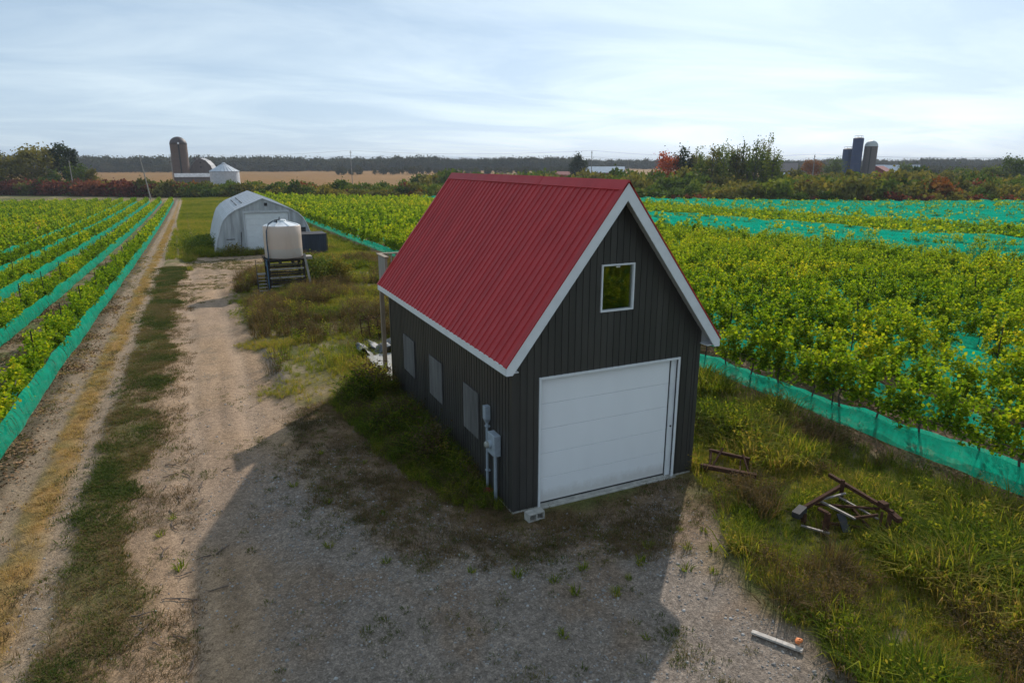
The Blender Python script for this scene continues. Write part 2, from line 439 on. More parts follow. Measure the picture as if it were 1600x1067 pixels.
# ------------------------------------------------------------------ the dark garage with the red roof
W_, LG = 4.88, 9.80
OS, OF = .29, .33
ZE, ZR = 3.49, 7.056
SL = (ZR - ZE) / (W_ / 2 + OS)
UN = math.atan(SL)
TH = .13                                              # roof build-up, measured square to the slope
def roof_under(x): return ZE + SL * (min(x, W_ - x) + OS) - TH / math.cos(UN)
garage = tag(empty('garage'), 'dark charcoal metal garage with steep red metal roof and white overhead door', 'garage')
DX0, DX1, DZ = .66, 4.28, 3.00
WX0, WX1, WZ0, WZ1 = 2.07, 2.915, 4.33, 5.36

def cols(edges, breaks):
    return sorted(set([round(e, 4) for e in edges] + [round(b, 4) for b in breaks if edges[0] < b < edges[-1]]))
def strip_wall(parent, name, x0, x1, n, top, bottom, openings, breaks, place, th, rib, ribw, mat):
    """upright sheet strips, each its own mesh, cut round the openings; a rib stands on one edge of each"""
    out = []
    for i in range(n):
        a = x0 + (x1 - x0) * i / n; b = x0 + (x1 - x0) * (i + 1) / n
        mbs = {}
        def col_(xa, xb, d0, d1):
            xs = cols([xa, xb], breaks + [o[0] for o in openings] + [o[1] for o in openings])
            for p, q in zip(xs[:-1], xs[1:]):
                mid = (p + q) / 2; segs = [(bottom, bottom, top(p + 1e-5), top(q - 1e-5))]
                for ox0, ox1, oz0, oz1 in openings:
                    if ox0 < mid < ox1:
                        new = []
                        for s0, s0b, s1, s1b in segs:
                            if oz0 > s0: new.append((s0, s0b, oz0, oz0))
                            if min(s1, s1b) > oz1: new.append((oz1, oz1, s1, s1b))
                        segs = new
                for s0, s0b, s1, s1b in segs:
                    mbs.setdefault(any(abs(s0 - o[3]) < 1e-6 and o[2] > 0 for o in openings), MB()).prism(p, q, s0, s0b, s1, s1b, d0, d1, place)
        col_(a + .0015, b - .0015, 0, th)
        col_(a + .004, a + .004 + ribw, th - .001, th + rib)
        out += [b_.build(name, mat, parent) for b_ in mbs.values()]
    return out
# wall cores
front = lambda x, z, d: (x, -d, z)
back = lambda x, z, d: (x, LG + d, z)
left = lambda x, z, d: (-d, x, z)
right = lambda x, z, d: (W_ + d, x, z)
core = MB()
WT = ZE + SL * OS - TH / math.cos(UN)
def core_wall(place, openings, gable, length):
    xs = cols([0.0, length], [o[0] for o in openings] + [o[1] for o in openings] + ([W_ / 2] if gable else []))
    for p, q in zip(xs[:-1], xs[1:]):
        mid = (p + q) / 2
        t = (lambda x: roof_under(x)) if gable else (lambda x: WT)
        segs = [(0, t(p), t(q))]
        for o in openings:
            if o[0] < mid < o[1]:
                new = []
                for s0, s1, s2 in segs:
                    if o[2] > s0: new.append((s0, o[2], o[2]))
                    if min(s1, s2) > o[3]: new.append((max(s0, o[3]), s1, s2))
                segs = new
        for s0, s1, s2 in segs:
            if max(s1, s2) - s0 > .01: core.prism(p, q, s0, s0, s1, s2, -.14, -.002, place)
core_wall(front, [(DX0, DX1, -1, DZ), (WX0, WX1, WZ0, WZ1)], True, W_)
core_wall(back, [], True, W_)
core_wall(left, [], False, LG); core_wall(right, [], False, LG)
core.build('wall', MAT_SIDING, garage)
strip_wall(garage, 'siding_panel', 0, W_, 30, roof_under, .03, [(DX0, DX1, -1, DZ), (WX0, WX1, WZ0, WZ1)], [W_ / 2], front, .012, .014, .022, MAT_SIDING)
strip_wall(garage, 'siding_panel', 0, W_, 24, roof_under, .05, [], [W_ / 2], back, .012, .014, .022, MAT_SIDING)
strip_wall(garage, 'siding_panel', 0, LG, 60, lambda x: WT, .03, [], [], left, .012, .014, .022, MAT_SIDING)
strip_wall(garage, 'siding_panel', 0, LG, 40, lambda x: WT, .05, [], [], right, .012, .014, .022, MAT_SIDING)
for cx, cy in ((0, 0), (W_, 0), (0, LG), (W_, LG)):
    sx = -1 if cx == 0 else 1; sy = -1 if cy == 0 else 1
    mb = MB(); a, b = sorted((cx + sx * .03, cx - sx * .075)); c, d_ = sorted((cy + sy * .03, cy + sy * .013))
    mb.box(a, b, c, d_, .05, roof_under(.08)); c, d_ = sorted((cy + sy * .0305, cy - sy * .075)); a, b = sorted((cx + sx * .0305, cx + sx * .0135))
    mb.box(a, b, c, d_, .05, WT - .05); mb.build('corner_trim', MAT_SIDING, garage)
# concrete sill under the walls
mb = MB(); mb.box(-.012, W_ + .012, -.012, LG + .012, -.25, .03); mb.box(.6, W_ - .5, -.10, -.0125, -.2, .012)
mb.build('foundation', MAT_CONC, garage, bevel=.01)
# roof: rib-to-rib sheets on both slopes
ru = Vector((math.cos(UN), 0, math.sin(UN))); rnl = Vector((-math.sin(UN), 0, math.cos(UN)))
RLEN = (W_ / 2 + OS) / math.cos(UN)
Y0, Y1 = -OF, LG + .30
def roof_pt(side, t, y, h):
    p = Vector((-OS, y, ZE)) + ru * t + rnl * h
    return (p.x, p.y, p.z) if side < 0 else (W_ - p.x, p.y, p.z)
NR = 39
for side in (-1, 1):
    deck = MB(); p = [roof_pt(side, t, y, h) for h in (-TH, -.004) for t, y in ((0.02, Y0 + .03), (RLEN, Y0 + .03), (RLEN, Y1 - .03), (0.02, Y1 - .03))]
    deck.poly(p, [(0, 1, 2, 3), (7, 6, 5, 4), (0, 4, 5, 1), (1, 5, 6, 2), (2, 6, 7, 3), (3, 7, 4, 0)])
    deck.build('roof_deck', MAT_SOFFIT, garage)
    for i in range(NR):
        a = Y0 + (Y1 - Y0) * i / NR; b = Y0 + (Y1 - Y0) * (i + 1) / NR; w = b - a
        prof = [(a, .0), (a + .012, .0), (a + .026, .026), (a + .05, .026), (a + .064, .0), (a + w * .62, .0), (b - .0008, .0)]
        mb = MB(); n = len(prof)
        for t in (-.03, RLEN - .02):
            mb.v += [roof_pt(side, t, y, h + .004) for y, h in prof]
        mb.v += [roof_pt(side, -.03, y, -.003) for y, h in prof]
        for k in range(n - 1):
            mb.f.append((k, k + 1, n + k + 1, n + k)); mb.f.append((k, 2 * n + k, 2 * n + k + 1, k + 1))
        mb.build('roof_panel', MAT_ROOF, garage)
    # eave fascia and soffit
    mb = MB()
    xo = -OS if side < 0 else W_ + OS
    a, b = sorted((xo - .0 * side, xo + .025 * side)); mb.box(a, b, Y0, Y1, ZE - .185, ZE - .012)
    mb.build('eave_fascia', MAT_WHITE, garage)
    mb = MB(); a, b = sorted((xo - .002 * side, 0 if side < 0 else W_)); mb.box(a, b, Y0 + .04, Y1 - .04, ZE - .172, ZE - .150)
    mb.build('soffit', MAT_WHITE, garage)
    # rake boards front and back, gable soffit
    for yy, s in ((Y0, -1), (Y1, 1)):
        mb = MB(); ya, yb = sorted((yy, yy + s * .028))
        lo = -.215
        # square the tail off: bottom edge of the board runs parallel to the slope
        q = [roof_pt(side, -.02, 0, lo), roof_pt(side, RLEN + .0, 0, lo), roof_pt(side, RLEN, 0, -.004), roof_pt(side, -.02, 0, -.004)]
        apex = W_ / 2
        zb = ZE + SL * (apex + OS) + lo / math.cos(UN)
        x0 = q[0][0]; tail = ZE - .19
        t0 = q[3]
        xb0 = xo + (.018 * side); 
        # lower edge starts where it meets the eave fascia bottom
        xs = -OS + (tail - (ZE + lo / math.cos(UN))) / SL
        xs = xs if side < 0 else W_ - xs
        pts = [(xb0, tail), (xs, tail), (apex, zb), (apex, ZR - .006), (t0[0], t0[2])]
        v = [(x, ya, z) for x, z in pts] + [(x, yb, z) for x, z in pts]
        mb.poly(v, [(0, 1, 2, 3, 4), (9, 8, 7, 6, 5)] + [(k, (k + 1) % 5, 5 + (k + 1) % 5, 5 + k) for k in range(5)])
        mb.build('rake_board', MAT_WHITE, garage)
        mb = MB(); mb.poly([roof_pt(side, t, y, h) for h in (.002, .03) for t, y in ((-.035, yy - s * .10), (RLEN - .01, yy - s * .10), (RLEN - .01, yy + s * .04), (-.035, yy + s * .04))],
                           [(0, 1, 2, 3), (7, 6, 5, 4), (0, 4, 5, 1), (1, 5, 6, 2), (2, 6, 7, 3), (3, 7, 4, 0)])
        mb.build('rake_trim', MAT_ROOF, garage)
    # box return of the soffit at the front corner
    mb = MB(); a, b = sorted((xo + .026 * -side * 0 , 0 if side < 0 else W_)); 
    mb.poly([(0 if side < 0 else W_, -.015, ZE - .149), (xo, -.015, ZE - .149), (0 if side < 0 else W_, -.015, WT + .02)], [(0, 1, 2)])
    mb.build('eave_return', MAT_SOFFIT, garage)
# ridge cap in three lapped lengths
for i, (a, b) in enumerate(((Y0 - .04, 3.4), (3.38, 6.9), (6.88, Y1 + .04))):
    mb = MB(); h = .034 + (.006 if i == 1 else 0)
    for y in (a, b):
        mb.v += [roof_pt(-1, RLEN - .21, y, h - .02), roof_pt(-1, RLEN - .20, y, h), (W_ / 2, y, ZR + h / math.cos(UN)), roof_pt(1, RLEN - .20, y, h), roof_pt(1, RLEN - .21, y, h - .02),
                 (W_ / 2, y, ZR + .005)]
    mb.f = [(k, k + 1, 6 + k + 1, 6 + k) for k in range(4)] + [(0, 1, 2, 5), (2, 3, 4, 5), (6, 11, 8, 7), (11, 10, 9, 8)]
    mb.build('ridge_cap', MAT_ROOF, garage)
# overhead door: five sections with fine grooves, jambs and stop
door = MB().box(DX0 + .02, DX1 - .17, .115, .135, .06, DZ - .02).build('overhead_door', MAT_DOOR, garage)
NS = 5; sh = (DZ - .075) / NS
for i in range(NS):
    mb = MB(); z0 = .065 + i * sh; z1 = z0 + sh - .006; x0, x1 = DX0 + .005, DX1 - .165
    mb.box(x0, x1, .072, .114, z0, z1)
    mb.build('door_section', MAT_DOOR, door, bevel=.006)
MB().box(DX0 - .05, DX0 + .0, -.045, .16, .0, DZ + .05).build('door_jamb', MAT_WHITE, garage)
MB().box(DX1, DX1 + .05, -.045, .16, .0, DZ + .05).build('door_jamb', MAT_WHITE, garage)
MB().box(DX0 + .0005, DX1 - .0005, -.045, .16, DZ + .0, DZ + .05).build('door_header', MAT_WHITE, garage)
MB().box(DX1 - .145, DX1 - .0005, .03, .07, .02, DZ - .001).build('door_stop', MAT_WHITE, garage)
MB().box(DX1 - .163, DX1 - .147, .06, .11, .05, DZ - .002).build('weather_strip', MAT_BLACK, garage)
MB().box(DX0 + .002, DX1 - .15, .07, .13, .036, .064).build('bottom_seal', MAT_BLACK, garage)
MB().tube([(DX1 - .07, .028, 1.32), (DX1 - .07, .012, 1.32)], .022, 10).build('lock_cylinder', MAT_STEEL, garage)
# gable window
win = MB()
fw = .035
for (a, b, c, d_) in ((WX0 - .0, WX1 + .0, WZ1 - fw, WZ1), (WX0, WX1, WZ0, WZ0 + fw), (WX0, WX0 + fw, WZ0 + fw, WZ1 - fw), (WX1 - fw, WX1, WZ0 + fw, WZ1 - fw)):
    win.box(a, b, -.05, .06, c, d_)
win = win.build('window_frame', MAT_WHITE, garage)
MB().box(WX0 + fw - .003, WX1 - fw + .003, .012, .020, WZ0 + fw - .003, WZ1 - fw + .003).build('window_pane', MAT_GLASS, win)
MB().box(2.46, 2.56, .006, .012, WZ1 - fw - .05, WZ1 - fw - .02).build('sticker', MAT_WHITE, win)
# boarded side windows
for ya, yb in ((6.98, 8.14), (4.42, 5.50), (1.82, 2.80)):
    mb = MB(); mb.box(-.058, -.028, ya, yb, 1.04, 2.20)
    b = mb.build('boarded_window', MAT_PLY, garage, bevel=.004)
# service conduit, meter, second pipe
mb = MB(); mb.tube([(-.085, 1.21, -.05), (-.085, 1.21, 1.78)], .034, 12); c = mb.build('service_conduit', MAT_GALV, garage, smooth=False)
mb = MB(); mb.box(-.16, -.03, 1.13, 1.29, 1.80, 2.12); mb.poly([(-.16, 1.13, 1.80), (-.03, 1.13, 1.80), (-.03, 1.29, 1.80), (-.16, 1.29, 1.80), (-.12, 1.175, 1.70), (-.05, 1.175, 1.70), (-.05, 1.245, 1.70), (-.12, 1.245, 1.70)], [(0, 1, 5, 4), (1, 2, 6, 5), (2, 3, 7, 6), (3, 0, 4, 7), (4, 5, 6, 7)])
mb.build('weatherhead', MAT_GALV, c, bevel=.008)
for z in (.5, 1.1, 1.6): MB().box(-.125, -.026, 1.16, 1.26, z, z + .035).build('clamp', MAT_GALV, c)
mb = MB(); mb.box(-.19, -.028, .56, .94, 1.12, 1.62); mt = mb.build('meter_box', MAT_GALV, garage, bevel=.012)
mb = MB(); mb.tube([(-.19, .80, 1.36), (-.24, .80, 1.36)], .095, 16); mb.build('meter_collar', MAT_GALV, mt)
mb = MB(); mb.tube([(-.24, .80, 1.36), (-.29, .80, 1.36), (-.32, .80, 1.36)], [.08, .078, .05], 16); mb.build('meter_dome', simple('meter_glass', (.30, .30, .27), .1, .2, 20), mt)
mb = MB(); mb.tube([(-.10, .70, -.05), (-.10, .70, 1.13)], .042, 12); mb.build('riser_pipe', MAT_GALV, garage)
# rear balcony
bal = MB()
for k in range(10): bal.box(.0, W_, LG + .045 + k * .137, LG + .045 + k * .137 + .13, 3.20, 3.235)
bal = bal.build('balcony_floor', MAT_GREYWOOD, garage)
mb = MB()
for y in (LG + .1, LG + 1.38): mb.box(.02, W_ - .02, y - .02, y + .02, 2.98, 3.198)
mb.build('joist', MAT_WOOD, bal)
for x in (.08, W_ - .1):
    MB().box(x - .07, x + .07, 11.12, 11.26, -.1, 3.197).build('post', MAT_WOOD, bal, bevel=.006)
    MB().box(x - .045, x + .045, 11.17, 11.262, 3.236, 4.33).build('railing_post', MAT_GREYWOOD, bal)
MB().box(-.02, .14, LG + .36, 11.30, 4.332, 4.37).build('rail_cap', MAT_WOOD, bal)
MB().box(.142, W_ + .02, 11.14, 11.30, 4.332, 4.37).build('rail_cap', MAT_WOOD, bal)
for k in range(7): MB().box(.0, .022, LG + .38 + k * .125, LG + .38 + k * .125 + .115, 3.25, 4.33).build('railing_board', MAT_GREYWOOD, bal)
for k in range(26): MB().box(.30 + k * .175, .30 + k * .175 + .04, 11.20, 11.24, 3.25, 4.33).build('baluster', MAT_GREYWOOD, bal)
MB().bar((.06, 11.2, 4.30), (.06, LG + .55, 3.26), .04, .09).build('brace', MAT_GREYWOOD, bal)

# concrete pad and scrap behind the garage
mb = MB(); mb.box(-.1, W_ + .1, LG + .06, 13.6, -.3, .03)
pad = mb.build('concrete_pad', MAT_CONC, bevel=.01); tag(pad, kind='structure')

# ------------------------------------------------------------------ small things round the garage
# crumpled metal sheets on the pad
def crumple(x0, y0, w, d, h, seed, n=14):
    r = np.random.default_rng(seed); u, v_ = np.meshgrid(np.linspace(0, 1, n), np.linspace(0, 1, n))
    z = np.abs(np.sin(u * 9 + r.random() * 6) * .5 + fbm(u * 3 + seed, v_ * 3, .7, 3)) * h
    V = np.stack([x0 + u * w + (fbm(u * 4, v_ * 4 + seed, 1, 2) - .5) * .2, y0 + v_ * d + (fbm(u * 4 + 9, v_ * 4 + seed, 1, 2) - .5) * .3, z + .05], -1).reshape(-1, 3)
    i = np.arange(n * n).reshape(n, n)
    return V, np.stack([i[:-1, :-1], i[:-1, 1:], i[1:, 1:], i[1:, :-1]], -1).reshape(-1, 4)
MAT_SHEET = simple('scrap_sheet', (.085, .095, .105), .6, .5, 3)
for k, (x0, y0, w, d, h, lab) in enumerate(((-.35, 13.55, 1.5, 1.1, .38, 'crumpled grey metal sheet lying behind the garage beside the wooden post'),
                                            (.3, 14.3, 1.6, 1.2, .28, 'bent metal sheet lying furthest back behind the garage'))):
    V, F_ = crumple(x0, y0, w, d, h, 11 + k)
    V[:, 2] += g1z(x0 + w / 2, y0 + d / 2)
    o = link('metal_sheet', mesh_np('metal_sheet', V, F_, MAT_SHEET)); s = o.modifiers.new('t', 'SOLIDIFY'); s.thickness = .012
    tag(o, lab, 'scrap metal', 'scrap behind the garage')
mb = MB()
gg = g1z(.6, 16.6)
for x in (.45, .8, 1.2): mb.tube([(x, 16.6, gg - .05), (x - .05, 16.7, gg + 1.0), (x + .1, 16.8, gg + 1.12), (x + .28, 16.8, gg + .95)], .022, 6)
mb.tube([(.42, 16.66, gg + .6), (1.2, 16.7, gg + .62)], .018, 6); mb.tube([(.42, 16.7, gg + .95), (1.35, 16.8, gg + .98)], .018, 6)
tag(mb.build('iron_rack', MAT_RUST), 'bent rusty iron rack standing in the grass behind the garage', 'rack')
# hollow concrete block by the door
blk = MB(); bw, bd, bh, wl_ = .40, .20, .19, .035
for a, b, c, d_, e, f_ in ((0, bw, 0, bd, 0, wl_), (0, bw, 0, bd, bh - wl_, bh), (0, wl_, 0, bd, wl_, bh - wl_), (bw / 2 - .018, bw / 2 + .018, 0, bd, wl_, bh - wl_), (bw - wl_, bw, 0, bd, wl_, bh - wl_)):
    blk.box(a, b, c, d_, e, f_)
blk = blk.build('concrete_block', MAT_CONC, bevel=.006); blk.location = (.14, -.52, g1z(.3, -.4) + .01); blk.rotation_euler = (0, 0, R(4))
tag(blk, 'hollow grey concrete block at the left foot of the white overhead door', 'block')
def lump(name, loc, r, mat, seed):
    rs = np.random.default_rng(seed); mb = MB(); n = 9; prof = []
    for i in range(6):
        t = i / 5 * math.pi
        for k in range(n):
            a = 2 * math.pi * k / n; q = r * (.65 + .6 * rs.random())
            mb.v.append((q * math.sin(t) * math.cos(a) * 1.3, q * math.sin(t) * math.sin(a), q * .6 * math.cos(t)))
    for i in range(5):
        for k in range(n): mb.f.append((i * n + k, i * n + (k + 1) % n, (i + 1) * n + (k + 1) % n, (i + 1) * n + k))
    o = mb.build(name, mat); o.location = loc; return o
tag(lump('crumpled_rag', (-.16, 1.02, .10), .11, MAT_RED, 3), 'small crumpled red rag at the foot of the grey wall pipes', 'rag')
# weathered plank
pz = g1z(2.1, -5.5)
mb = MB(); mb.bar((1.93, -5.15, pz + .05), (2.33, -5.83, pz + .055), .085, .035); mb.bar((1.98, -5.2, pz + .025), (2.3, -5.78, pz + .03), .05, .03)
tag(mb.build('plank', simple('pale_plank', (.52, .46, .40), .8, .35, 12, .3), bevel=.004), 'pale weathered plank lying on the edge of the gravel and grass', 'plank')
tag(lump('orange_scrap', (2.38, -5.70, pz + .12), .06, MAT_ORANGE, 8), 'small orange scrap on the end of the pale plank', 'scrap')
# two rusty implements in the weeds
im = tag(empty('rusty_rack', (5.1, -.2, g1z(5.5, -.5))), 'low rusty iron frame lying in the grass beside the garage corner', 'farm implement')
P = lambda a, b, w, h, nm, mat=MAT_RUST: MB().bar(a, b, w, h).build(nm, mat, im)
P((-.05, .0, .22), (.78, -1.02, .22), .11, .10, 'beam'); P((.45, .28, .42), (1.05, -.5, .38), .07, .07, 'rear_bar')
P((.10, -.14, .22), (.48, .24, .42), .05, .05, 'strut'); P((.15, -.2, .25), (.68, .06, .52), .04, .04, 'strut'); P((.72, -.80, .26), (.95, -.36, .46), .04, .04, 'strut')
P((.55, -.70, .24), (.92, -.33, .30), .03, .03, 'tie_rod')
for a, b in ((.03, -.1), (.66, -.87)): P((a, b, .2), (a + .03, b, -.1), .06, .06, 'leg')
for a, b in ((.47, .25), (1.02, -.47)): P((a, b, .37), (a + .03, b, -.1), .05, .05, 'leg')
im = tag(empty('rusty_toolbar', (6.4, -3.2, g1z(6.2, -3.3))), 'rusty tractor toolbar frame with long beam lying in the tall weeds', 'farm implement')
P((.34, .70, .62), (.08, -1.05, .62), .07, .075, 'beam'); P((.28, .25, .60), (-1.05, .22, .30), .07, .08, 'draw_arm')
P((.30, .30, .3), (-.3, -.9, .25), .05, .06, 'lower_bar'); P((-.5, .3, .28), (.1, -.75, .55), .04, .05, 'strut'); P((-.75, -.1, .12), (-.05, -.95, .2), .05, .05, 'lower_bar')
P((-.98, .20, .34), (-1.28, .12, .28), .17, .14, 'weight_box', MAT_STEEL)
P((-1.05, .1, .28), (-1.06, .08, -.1), .08, .08, 'leg'); P((.13, -.72, .68), (.10, -.88, .68), .14, .10, 'clamp_plate')
P((.08, -1.0, .60), (-.06, -1.08, -.1), .09, .13, 'leg', MAT_RUST); P((.10, -1.0, .58), (.02, -1.25, .56), .11, .10, 'end_bracket', MAT_RUST)
P((.05, -.85, .55), (-.2, -1.0, -.05), .05, .08, 'leg')
MAT_PALE = simple('worn_rod', (.24, .20, .17), .7, .4, 10)
P((.05, .02, .55), (-.45, .26, .38), .045, .03, 'tie_rod', MAT_PALE); P((-.42, .25, .36), (-.42, -.62, .38), .045, .04, 'tie_rod', MAT_PALE)
P((-.05, .1, .45), (-.12, -.9, .45), .03, .03, 'tie_rod', MAT_PALE); P((-1.25, -.02, .12), (-1.0, -.52, .14), .045, .03, 'tie_rod', MAT_PALE)
P((-.95, -.36, -.1), (-.90, -.34, .48), .075, .11, 'shank'); P((-.90, -.34, .48), (-.98, -.16, .52), .09, .05, 'shank')
P((-.46, -.30, .34), (-.62, -.62, .12), .16, .03, 'plate', MAT_STEEL); P((-.42, -.55, .36), (-.14, -.9, .55), .05, .05, 'strut')
P((.15, .2, .76), (.17, .2, -.1), .06, .06, 'leg')
# twigs on the dirt
MAT_TWIG = simple('twig_bark', (.14, .10, .075), .9, .4, 20)
TW = [(300, 'x')]
tw = [(-6.6, 3.9), (-6.9, 5.3), (-6.8, 5.9), (-6.5, 6.2), (-7.0, 4.6), (-6.3, 4.4), (-6.75, 2.6), (-6.6, 2.0), (-6.9, 1.6), (-6.2, 1.1), (-6.55, .6), (-6.75, -.1), (-6.5, -.25),
      (-6.35, -.5), (-7.1, -.9), (-6.9, -1.3), (-6.6, -1.2), (-6.0, -.2), (-5.9, 1.2), (-6.45, -2.0), (-7.2, -.5), (-6.2, 3.5), (-5.6, 5.0), (-6.4, 5.2), (-6.9, 3.2)]
for k, (x, y) in enumerate(tw):
    rs = random.Random(k); a = rs.random() * 6.28; l = .16 + .3 * rs.random(); mb = MB()
    pts = []; px_, py_ = x - math.cos(a) * l / 2, y - math.sin(a) * l / 2
    for i in range(5):
        pts.append((px_, py_, g1z(px_, py_) + .018 + .03 * rs.random())); a += rs.uniform(-.5, .5); px_ += math.cos(a) * l / 4; py_ += math.sin(a) * l / 4
    mb.tube(pts, [.016, .014, .012, .010, .006], 5)
    if k % 2 == 0:
        p = pts[2]; mb.tube([p, (p[0] + math.cos(a + 1) * l * .3, p[1] + math.sin(a + 1) * l * .3, p[2] + .04)], [.010, .005], 5)
    tag(mb.build('fallen_twig', MAT_TWIG), 'dry fallen twig on the bare dirt left of the garage shadow', 'twig', 'twigs scattered over the dirt road')

# ------------------------------------------------------------------ white arched shed
m = M('white_shed_steel')
v = m.coord((1, 1, .10)); st = m.noise(2.6, 6, .65, v); bl = m.noise(.8, 4, .6, m.coord())
c = m.mix(m.math('MULTIPLY', m.ramp(st, [(.45, (0, 0, 0)), (.72, (1, 1, 1))]), .55), (.50, .51, .53), (.31, .30, .29))
c = m.mix(m.ramp(bl, [(.5, (0, 0, 0)), (.75, (.5, .5, .5))]), c, (.43, .41, .39))
MAT_SHED = m.done(m.pbsdf(c, .5, m.bump(st, .15, .02)))
MAT_SHEDWALL = simple('stained_shed_wall', (.43, .44, .45), .6, .38, 2.2, .15, streak=True)
SX, SY, SLEN = .35, 58.3, 20.0
shed = tag(empty('arched_shed', (SX, SY, g1z(SX, SY) - .02)), 'white arched metal shed with square roll-up door at the end of the dirt road', 'shed')
HALF = [(4.95, -.7), (4.8, 0), (4.42, 1.5), (4.0, 2.75), (3.72, 3.35), (3.25, 3.86), (2.6, 4.28), (1.3, 4.83), (0, 5.36)]
PROF = [(-x, z) for x, z in HALF] + [(x, z) for x, z in HALF[-2::-1]]
px_ = [p[0] for p in PROF]; 
def arch_top(x):
    xs = [h[0] for h in HALF[1:]][::-1]; zs = [h[1] for h in HALF[1:]][::-1]
    return float(np.interp(abs(x), xs, zs)) - .03
NRING = 11
for i in range(NRING):
    y0 = -.12 + (SLEN + .12) * i / NRING; y1 = -.12 + (SLEN + .12) * (i + 1) / NRING; mb = MB()
    def ring(y, off): 
        out = []
        for (x, z) in PROF:
            l = math.hypot(x / 4.8, (z + .4) / 5.3) or 1; nx, nz_ = x / 4.8 / l, (z + 1.0) / 6 / l
            out.append((x + nx * off, y, z + nz_ * off))
        return out
    n = len(PROF); ys = [(y0, .0), (y0 + .04, .045), (y0 + .12, .045), (y0 + .16, .0), ((y0 + y1) / 2 - .04, .0), ((y0 + y1) / 2, .022), ((y0 + y1) / 2 + .04, .0), (y1 + .01, .0)]
    for y, off in ys: mb.v += ring(y, off)
    for a in range(len(ys) - 1):
        for k in range(n - 1): mb.f.append((a * n + k, a * n + k + 1, (a + 1) * n + k + 1, (a + 1) * n + k))
    o = len(mb.v); mb.v += ring(y0, -.05) + ring(y1 + .01, -.05)
    for k in range(n - 1):
        mb.f.append((o + k + 1, o + k, o + n + k, o + n + k + 1)); mb.f.append((k + 1, k, o + k, o + k + 1))
    mb.build('roof_sheet', MAT_SHED, shed)
QD = (-1.80, 2.32, -.3, 3.98)
pl = lambda x, z, d: (x, -d, z)
strip_wall(shed, 'wall_sheet', -4.74, 4.74, 22, arch_top, -.6, [QD], [h[0] for h in HALF[2:]] + [-h[0] for h in HALF[2:]], pl, .02, .035, .07, MAT_SHEDWALL)
strip_wall(shed, 'wall_sheet', -4.74, 4.74, 12, arch_top, -.6, [], [h[0] for h in HALF[2:]] + [-h[0] for h in HALF[2:]], lambda x, z, d: (x, SLEN - .1 + d, z), .02, .035, .07, MAT_SHED)
MAT_DOOR2 = simple('shed_door_white', (.70, .71, .72), .5, .08, 2, .05)
sdr = MB().box(QD[0] + .01, QD[1] - .01, .10, .14, -.3, QD[3] - .01).build('roll_door', MAT_DOOR2, shed)
for i in range(7):
    mb = MB(); a = .02 + i * .565
    mb.box(QD[0] + .02, QD[1] - .02, .06, .099, a, min(a + .553, QD[3] - .02)); mb.build('door_section', MAT_DOOR2, sdr)
MB().box(QD[0] - .12, QD[0], -.07, .02, -.3, QD[3] + .2).build('door_frame', MAT_SHED, shed)
MB().box(QD[1], QD[1] + .12, -.07, .02, -.3, QD[3] + .2).build('door_frame', MAT_SHED, shed)
MB().box(QD[0] + .001, QD[1] - .001, -.07, .02, QD[3], QD[3] + .2).build('door_frame', MAT_SHED, shed)
MB().box(.12, .40, -.06, -.02, 4.62, 4.92).build('vent', MAT_BLACK, shed)
MB().box(3.2, 3.85, -.07, -.02, 1.95, 2.45).build('side_window', MAT_STEEL, shed)
MB().box(3.15, 3.9, -.075, -.0205, 1.88, 1.945).build('window_sill', MAT_SHED, shed)
MB().box(-3.6, -2.85, -.062, -.03, 1.5, 1.56).build('hinge_bar', MAT_STEEL, shed)
MB().bar((-2.35, -.16, .0), (-2.22, -.07, 2.2), .06, .06).build('prop_bar', MAT_STEEL, shed)
# skylight strips on the left slope
for (y0, y1) in ((4.2, 9.2), (10.6, 15.2)):
    mb = MB()
    for a in (.32, .72):
        p0 = Vector((-2.6, 0, 4.28)).lerp(Vector((-1.3, 0, 4.83)), a); mb.box(p0.x - .03, p0.x + .03, y0, y1, p0.z + .03, p0.z + .085)
    mb.build('skylight_bead', MAT_STEEL, shed)

# ------------------------------------------------------------------ water tank on its stand, steps and dark bin
TZ = g1z(-.6, 34.6)
TX, TY, TR = -.60, 34.7, 1.20
ZT = 1.36
m = M('tank_plastic')
c = m.coord(); sp = m.n('ShaderNodeSeparateXYZ', {0: c}).outputs['Z']
stn = m.noise(2.5, 6, .65, m.coord((1, 1, .25)))
cl = m.ramp(m.math('ADD', sp, m.math('MULTIPLY', stn, .06)), [(.0, (.56, .56, .54)), (.62, (.55, .53, .50)), (.68, (.66, .53, .44)), (1.0, (.66, .54, .46))])
cl = m.mix(m.math('MULTIPLY', m.ramp(stn, [(.5, (0, 0, 0)), (.75, (1, 1, 1))]), .5), cl, (.48, .38, .31))
bs = m.pbsdf(cl, .45); tl = m.n('ShaderNodeBsdfTranslucent', {'Color': (.75, .62, .52, 1)}).outputs[0]
MAT_TANK = m.done(m.n('ShaderNodeMixShader', {0: .3, 1: bs, 2: tl}).outputs[0])
tank = tag(empty('water_tank', (TX, TY, ZT)), 'round white plastic water tank stained pinkish, standing on a tall dark stand', 'tank')
mb = MB(); mb.lathe([(0, 0), (TR - .05, .0), (TR, .06), (TR, .7), (TR, 1.4), (TR, 2.02), (TR - .06, 2.09)], 40, cap=False); mb.build('tank_body', MAT_TANK, tank, smooth=True)
mb = MB(); mb.lathe([(TR - .05, 2.088), (.32, 2.34), (.30, 2.36), (0.0, 2.37)], 40, cap=False); dm = mb.build('tank_dome', MAT_WHITE, tank, smooth=True)
